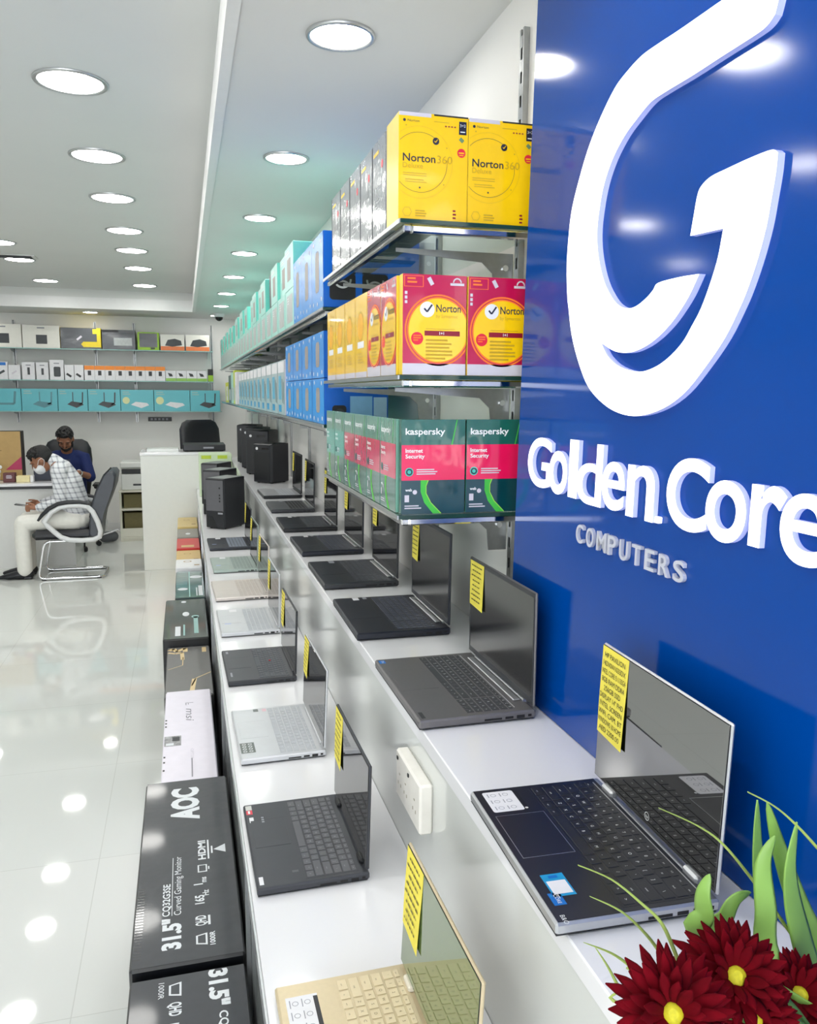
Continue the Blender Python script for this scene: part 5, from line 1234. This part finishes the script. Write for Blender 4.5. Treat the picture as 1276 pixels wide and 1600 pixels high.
# ---- the man on the visitor chair, in profile, bent over a phone
PL = Vector((-1.10, 8.04, 0))
P1 = thing('person', 'seated man in profile in a white checked shirt and face mask, bent over a phone', 'person', PL)
b = MB()
HM = head(b, (-1.268, 8.04, 1.082), (-.80, 0, -.60), (-.60, 0, .80))
b.capsule([(-1.16, 8.04, 1.045), (-1.215, 8.04, 1.08)], [(.055, .058), (.052, .056)], SKIN, 14, up=(0, 1, 0))
b.capsule([(-.985, 8.04, .53), (-1.01, 8.04, .70), (-1.075, 8.04, .90), (-1.125, 8.04, 1.02)], [(.14, .085), (.14, .09), (.16, .095), (.11, .07)], SKIN, 18, up=(0, 1, 0))
for s, sh_, el, wr in ((-1, (-1.105, 7.890, .985), (-1.095, 7.868, .705), (-1.300, 7.910, .655)), (1, (-1.105, 8.205, .985), (-1.105, 8.265, .715), (-1.305, 8.135, .665))):
    b.capsule([sh_, el], [.046, .038], SKIN, 12); b.capsule([el, wr], [.036, .024], SKIN, 12)
    y = wr[1]; z = wr[2]; d = -1 if s > 0 else 1
    tips = []
    for i in range(4):
        k = (-1.372, y+d*(.004+.001*i), z+.022-.019*i*.9); tips.append((k, (-1.400-.004*(i in (1, 2)), y+d*.026, z+.014-.017*i*.9), (-1.405, y+d*.050, z+.018-.015*i*.9)))
    hand(b, (-1.305, y, z), (-1.352, y+d*.008, z), None, tips, [(-1.335, y+d*.018, z+.026), (-1.372, y+d*.036, z+.040), (-1.402, y+d*.048, z+.042)])
for y in (7.935, 8.145):
    b.capsule([(-1.0, y, .525), (-1.42, y, .515)], [.075, .055], SKIN, 14); b.capsule([(-1.43, y, .50), (-1.455, y, .10)], [.052, .036], SKIN, 14); b.capsule([(-1.45, y, .052), (-1.58, y, .035)], [.032, .026], SKIN, 12)
finish(b, 'body', P1, .0065, 3)
eyes(P1, HM)
b = MB(); b.ell((-.026, 0, .036), (.092, .080, .090), HAIR, 20, HM); b.ell((-.045, 0, .005), (.070, .078, .078), HAIR, 18, HM); b.ell((.02, .0, .075), (.068, .070, .045), HAIR, 14, HM); b.ell((-.06, 0, -.04), (.042, .058, .048), HAIR, 14, HM)
tufts(b, HM, 260, (.0, 0, .050), (.088, .076, .078), 5)
finish(b, 'hair', P1, .0045, 1)
MASKM = mat('white_mask_cloth', (234, 236, 240), .7, var=.02)
b = MB(); b.ell((.050, 0, -.058), (.064, .066, .056), MASKM, 18, HM); b.ell((.085, 0, -.040), (.030, .032, .034), MASKM, 14, HM)
mk = finish(b, 'face_mask', P1, .006, 4)
b = MB()
for q in (-1, 1):
    b.tube([HM @ Vector(p) for p in ((.045, q*.066, -.022), (.01, q*.084, .006), (-.022, q*.090, .006), (-.030, q*.086, -.02), (-.01, q*.082, -.045), (.035, q*.064, -.075))], .0022, MASKM, 6)
shifted(b, 'ear_loops', P1).parent = mk
SHIRT = mat('white_checked_shirt', (226, 228, 234), .8, var=0)
nt = SHIRT.node_tree; pb = nt.nodes['Principled BSDF']; tc = nt.nodes.new('ShaderNodeTexCoord'); sp = nt.nodes.new('ShaderNodeSeparateXYZ'); nt.links.new(tc.outputs['Object'], sp.inputs[0])
def band(expr_nodes, size, off):
    dv = nt.nodes.new('ShaderNodeMath'); dv.operation = 'DIVIDE'; dv.inputs[1].default_value = size; nt.links.new(expr_nodes, dv.inputs[0])
    ad = nt.nodes.new('ShaderNodeMath'); ad.operation = 'ADD'; ad.inputs[1].default_value = 50+off; nt.links.new(dv.outputs[0], ad.inputs[0])
    fr = nt.nodes.new('ShaderNodeMath'); fr.operation = 'FRACT'; nt.links.new(ad.outputs[0], fr.inputs[0])
    lt = nt.nodes.new('ShaderNodeMath'); lt.operation = 'LESS_THAN'; lt.inputs[1].default_value = .30; nt.links.new(fr.outputs[0], lt.inputs[0])
    return lt.outputs[0]
mx_ = nt.nodes.new('ShaderNodeMath'); mx_.operation = 'ADD'
xz = nt.nodes.new('ShaderNodeMath'); xz.operation = 'MULTIPLY_ADD'; xz.inputs[1].default_value = .35; nt.links.new(sp.outputs['Z'], xz.inputs[0]); nt.links.new(sp.outputs['X'], xz.inputs[2])
nt.links.new(band(sp.outputs['Z'], .046, 0), mx_.inputs[0]); nt.links.new(band(xz.outputs[0], .046, .4), mx_.inputs[1])
ml = nt.nodes.new('ShaderNodeMath'); ml.operation = 'MULTIPLY'; ml.inputs[1].default_value = .38; nt.links.new(mx_.outputs[0], ml.inputs[0])
mc = nt.nodes.new('ShaderNodeMix'); mc.data_type = 'RGBA'; nt.links.new(ml.outputs[0], mc.inputs['Factor']); mc.inputs['A'].default_value = lin((232, 234, 238)); mc.inputs['B'].default_value = lin((96, 102, 118))
nt.links.new(mc.outputs['Result'], pb.inputs['Base Color'])
b = MB()
b.capsule([(-.985, 8.04, .52), (-1.005, 8.04, .68), (-1.055, 8.04, .87), (-1.115, 8.04, 1.01), (-1.145, 8.04, 1.055)], [(.175, .125), (.175, .125), (.19, .130), (.155, .095), (.075, .065)], SHIRT, 22, up=(0, 1, 0))
for sh_, el, wr in (((-1.105, 7.890, .985), (-1.095, 7.868, .705), (-1.285, 7.906, .658)), ((-1.105, 8.205, .985), (-1.105, 8.265, .715), (-1.290, 8.143, .668))):
    b.capsule([(-1.10, 8.04+(sh_[1]-8.04)*.6, 1.0), sh_, el], [.075, .072, .056], SHIRT, 14); b.capsule([el, wr], [.054, .040], SHIRT, 14)
b.capsule([(-1.135, 8.04, 1.045), (-1.175, 8.04, 1.075)], [(.068, .066), (.066, .064)], SHIRT, 14, up=(0, 1, 0))
finish(b, 'checked_shirt', P1, .008, 4)
TROU = mat('cream_trousers', (238, 237, 230), .8, var=.03)
b = MB()
b.capsule([(-.955, 8.04, .53), (-1.05, 8.04, .53)], [(.185, .105), (.175, .10)], TROU, 20, up=(0, 1, 0))
for y in (7.935, 8.145):
    b.capsule([(-1.0, y, .535), (-1.22, y, .533), (-1.430, y, .520)], [.098, .088, .074], TROU, 16); b.capsule([(-1.440, y, .505), (-1.445, y, .34), (-1.440, y, .085)], [.072, .070, .066], TROU, 16)
finish(b, 'trousers', P1, .008, 4)
SHOE = mat('black_shoe', (22, 24, 30), .4)
for y in (7.935, 8.145):
    b = MB(); b.capsule([(-1.405, y, .045), (-1.50, y, .042), (-1.60, y, .030), (-1.655, y, .022)], [(.042, .040), (.040, .042), (.026, .040), (.016, .026)], SHOE, 16, up=(0, 0, 1)); b.box(-1.45, y-.035, .002, -1.38, y+.035, .02, SHOE, .004)
    finish(b, 'shoe', P1, .005, 2)
t = thing('smartphone', 'smartphone held low in the hands of the man in the checked shirt', 'phone', (-1.436, 8.017, .668))
a = MB(); Mp = Matrix.Rotation(R_(10), 4, 'Y'); a.box(-.074, -.037, -.004, .074, .037, .004, BLACKG, .003, Mp); a.build('case', t)
a = MB(); a.box(-.070, -.034, .0042, .070, .034, .0047, mat('phone_glass', (40, 44, 52), .05), 0, Mp); a.build('screen', t)

# ---- the man behind the desk
PL2 = Vector((-1.215, 9.36, 0))
P2 = thing('person', 'man in a navy shirt with black hair and beard looking down behind the desk', 'person', PL2)
b = MB()
HM2 = head(b, (-1.212, 9.235, 1.205), (0, -.82, -.57), (0, -.57, .82))
b.capsule([(-1.214, 9.32, 1.05), (-1.213, 9.27, 1.14)], [(.060, .056), (.056, .052)], SKIN, 14, up=(1, 0, 0))
b.capsule([(-1.215, 9.38, .55), (-1.215, 9.37, .80), (-1.215, 9.34, 1.0)], [(.15, .10), (.16, .10), (.15, .08)], SKIN, 18, up=(1, 0, 0))
arms2 = (((-1.055, 9.34, 1.0), (-.985, 9.24, .80)), ((-1.375, 9.34, 1.0), (-1.445, 9.24, .80)))
for s, (sh_, el) in zip((1, -1), arms2):
    wr = (-1.215+s*.135, 9.03, .866)
    b.capsule([sh_, el], [.046, .04], SKIN, 12); b.capsule([el, wr], [.038, .026], SKIN, 12)
    tips = []
    for i in range(4):
        x = wr[0]-s*.05; kx = x+s*(.026-.018*i); tips.append(((kx, 8.945, .862), (kx-s*.012, 8.918, .856), (kx-s*.016, 8.902, .840)))
    hand(b, wr, (wr[0]-s*.035, 8.985, .858), None, tips, [(wr[0]-s*.055, 9.0, .858), (wr[0]-s*.085, 8.975, .852), (wr[0]-s*.098, 8.955, .846)])
for x in (-1.315, -1.115):
    b.capsule([(x, 9.40, .565), (x, 9.26, .565)], [.08, .07], SKIN, 12)
finish(b, 'body', P2, .0065, 3)
eyes(P2, HM2)
b = MB(); b.ell((-.020, 0, .048), (.096, .080, .084), HAIR, 20, HM2); b.ell((-.045, 0, .01), (.072, .079, .082), HAIR, 18, HM2); b.ell((.035, 0, .085), (.055, .062, .034), HAIR, 14, HM2)
tufts(b, HM2, 260, (.004, 0, .056), (.090, .078, .076), 9)
finish(b, 'hair', P2, .0045, 1)
b = MB(); b.ell((.040, 0, -.083), (.052, .058, .032), HAIR, 16, HM2); b.ell((.075, 0, -.088), (.024, .030, .026), HAIR, 12, HM2); b.ell((.086, 0, -.044), (.014, .028, .006), HAIR, 10, HM2)
for q in (-1, 1): b.ell((.012, q*.062, -.055), (.03, .014, .05), HAIR, 12, HM2)
finish(b, 'beard', P2, .006, 3)
NAVY = mat('navy_cotton', (14, 34, 92), .8, var=.05)
b = MB()
b.capsule([(-1.215, 9.38, .55), (-1.215, 9.375, .78), (-1.215, 9.35, .96), (-1.215, 9.335, 1.03), (-1.214, 9.325, 1.065)], [(.175, .125), (.18, .125), (.19, .115), (.15, .085), (.07, .062)], NAVY, 22, up=(1, 0, 0))
for sh_, el in arms2:
    b.capsule([(-1.215+(sh_[0]+1.215)*.6, 9.34, 1.01), sh_, el], [.072, .072, .058], NAVY, 14)
finish(b, 'navy_shirt', P2, .008, 4)
b = MB(); b.capsule([(-1.215, 9.41, .56), (-1.215, 9.36, .56)], [(.18, .105), (.18, .10)], mat('dark_trousers', (36, 38, 46), .8), 18, up=(1, 0, 0))
for x in (-1.315, -1.115):
    b.capsule([(x, 9.38, .565), (x, 9.20, .56)], [.09, .08], mat('dark_trousers'), 14); b.capsule([(x, 9.20, .55), (x, 9.19, .10)], [.075, .06], mat('dark_trousers'), 14)
finish(b, 'trousers', P2, .009, 3)
for x in (-1.315, -1.115):
    b = MB(); b.capsule([(x, 9.22, .045), (x, 9.12, .04), (x, 9.02, .026)], [(.040, .042), (.038, .044), (.022, .034)], SHOE, 14, up=(0, 0, 1)); finish(b, 'shoe', P2, .006, 2)
b = MB(); wv = Vector((-1.215+.135, 9.03, .866)); ev = Vector((-.985, 9.24, .80)); dv_ = (ev-wv).normalized()
b.tube([wv+dv_*.012, wv+dv_*.036], .034, CHROME, 16); b.ell(tuple(wv+dv_*.024+Vector((0, -.01, .032))), (.018, .018, .006), WST, 12)
shifted(b, 'wrist_watch', P2)['label'] = 'silver wrist watch'

# ------------------------------------------------------------------ flowers in the foreground
FX, FYY = .505, .455
t = thing('flower_arrangement', 'potted dark red chrysanthemums with long green leaves at the near end of the upper counter', 'flowers', (FX, FYY, ZU))
a = MB(); a.lathe([(.045, .0005), (.060, .02), (.072, .10), (.075, .115), (.068, .116), (.062, .09)], mat('white_ceramic', (228, 228, 226), .2), 28); a.build('pot', t)
a = MB(); a.lathe([(.066, .090), (.055, .100), (.01, .104)], mat('dark_soil', (52, 40, 32), .9, var=.3, scale=80), 20); a.build('soil', t)
LEAFA = mat('fresh_green_leaf', (136, 178, 84), .42, var=.14, scale=14); LEAFB = mat('yellow_green_blade', (166, 186, 92), .45, var=.1, scale=20)
def K(p, k=.73): return Vector((p[0]*k-FX, p[1]*k-FYY, 1.7-(1.7-p[2])*k-ZU))
WIDE = [[(0.475, 0.62, 1.173), (0.469, 0.62, 1.205), (0.466, 0.62, 1.228), (0.472, 0.62, 1.247)], [(0.515, 0.65, 1.149), (0.518, 0.65, 1.176), (0.528, 0.65, 1.192), (0.545, 0.65, 1.197)],
        [(0.621, 0.68, 1.037), (0.593, 0.68, 1.128), (0.576, 0.68, 1.213), (0.57, 0.68, 1.279)], [(0.551, 0.62, 1.141), (0.539, 0.62, 1.199), (0.532, 0.62, 1.248), (0.543, 0.62, 1.276)],
        [(0.653, 0.65, 1.039), (0.611, 0.65, 1.138), (0.592, 0.65, 1.206), (0.595, 0.65, 1.267)], [(0.688, 0.68, 1.055), (0.641, 0.68, 1.134), (0.607, 0.68, 1.208), (0.582, 0.68, 1.276)]]
WW = [.0085, .008, .0155, .0095, .0135, .0105]
THIN = [[(0.444, 0.62, 1.159), (0.423, 0.62, 1.203), (0.398, 0.62, 1.23), (0.367, 0.62, 1.258), (0.332, 0.62, 1.278)], [(0.447, 0.65, 1.142), (0.426, 0.65, 1.171), (0.397, 0.65, 1.201), (0.362, 0.65, 1.223)],
        [(0.641, 0.68, 1.096), (0.575, 0.68, 1.183), (0.532, 0.68, 1.234), (0.499, 0.68, 1.26), (0.452, 0.68, 1.286)], [(0.598, 0.62, 1.252), (0.568, 0.62, 1.283), (0.54, 0.62, 1.307), (0.508, 0.62, 1.326)],
        [(0.399, 0.65, 1.117), (0.385, 0.65, 1.144), (0.37, 0.65, 1.168)], [(0.429, 0.68, 1.114), (0.406, 0.68, 1.133), (0.374, 0.68, 1.151)]]
def smooth(P, n=4):
    out = []
    for i in range(len(P)-1):
        a_, b_, c_, d_ = P[max(i-1, 0)], P[i], P[i+1], P[min(i+2, len(P)-1)]
        for k in range(n):
            q = k/n; out.append(.5*((2*b_)+(c_-a_)*q+(2*a_-5*b_+4*c_-d_)*q*q+(3*b_-a_-3*c_+d_)*q*q*q))
    return out+[P[-1]]
for L_, w_ in zip(WIDE, WW):
    P = smooth([Vector((RND.uniform(-.02, .02), RND.uniform(.0, .03), .10))]+[K(p, .82) for p in L_], 5); n = len(P)
    rr = [(w_*(.5+.5*min(1, i/n*3))*(1-(i/(n-1))**3)**.8+.0004, .0009) for i in range(n)]
    a = MB(); a.tube(P, rr, LEAFA, 8, up=(.85, -.5, 0)); a.build('leaf', t)
for L_ in THIN:
    P = smooth([Vector((RND.uniform(-.02, .02), RND.uniform(0, .02), .10)), K(L_[0], .80)+(K(L_[0], .80)-K(L_[1], .80))*.8]+[K(p, .80) for p in L_], 5); n = len(P)
    a = MB(); a.tube(P, [(.0018*(1-(i/(n-1))**2*.85), .0006) for i in range(n)], LEAFB, 6, up=(.6, -.3, .7)); a.build('grass_blade', t)
PET = mat('dark_red_petal', (98, 0, 14), .85, ior=1.2, var=.22, scale=60); CENT = mat('yellow_flower_centre', (214, 206, 40), .6, var=.15, scale=200)
STEM = mat('green_stem', (70, 110, 50), .5)
def bloom(C, N, r, seed):
    rn = random.Random(seed); C = Vector(C); N = Vector(N).normalized(); X = N.orthogonal().normalized(); Y = N.cross(X)
    a = MB()
    for ring, (cnt, ln, tilt, off) in enumerate(((22, 1., 2, -.004), (21, .96, 14, 0), (19, .86, 28, .003), (13, .66, 46, .006))):
        for i in range(cnt):
            an = 2*PI*(i+.5*(ring % 2))/cnt+rn.uniform(-.1, .1); T_ = math.radians(tilt+rn.uniform(-9, 9)); D = X*math.cos(an)+Y*math.sin(an); W_ = N.cross(D)
            l_ = r*ln*rn.uniform(.9, 1.06); w_ = r*.098*rn.uniform(.9, 1.15); pts = []; rad = []
            for k in range(6):
                q = k/5; bend = T_-.5*q*q*(.6 if ring < 2 else .2); pts.append(C+N*off+D*(r*.10+(l_-r*.1)*q*math.cos(T_))+N*((l_)*q*math.sin(bend)))
                rad.append((w_*(.45, .75, 1.0, 1.05, .80, .14)[k], .0007))
            a.tube(pts, rad, PET, 6, up=tuple(W_))
    st = MB(); base = Vector((C.x*.25, C.y*.25, .10)); st.tube(smooth([base, (base+C)/2+Vector((0, 0, .02)), C-N*.006], 5), .0022, STEM, 8); s_ = st.build('stem', t)
    o = a.build('bloom', t)
    c = MB(); c.ell((0, 0, 0), (r*.17, r*.17, r*.10), CENT, 14, Matrix((X, Y, N)).transposed().to_4x4()); 
    o2 = c.build('flower_centre', o); o2.location = C+N*.008
for (p, N_, r, sd) in [((.440, .62, 1.106), (-.40, -.66, .55), .0455, 1), ((.531, .65, 1.104), (-.20, -.64, .62), .0450, 2), ((.640, .68, 1.035), (-.1, -.6, .7), .042, 3), ((.540, .63, 1.070), (-.3, -.7, .5), .038, 4)]:
    bloom(K(p), N_, r, sd)
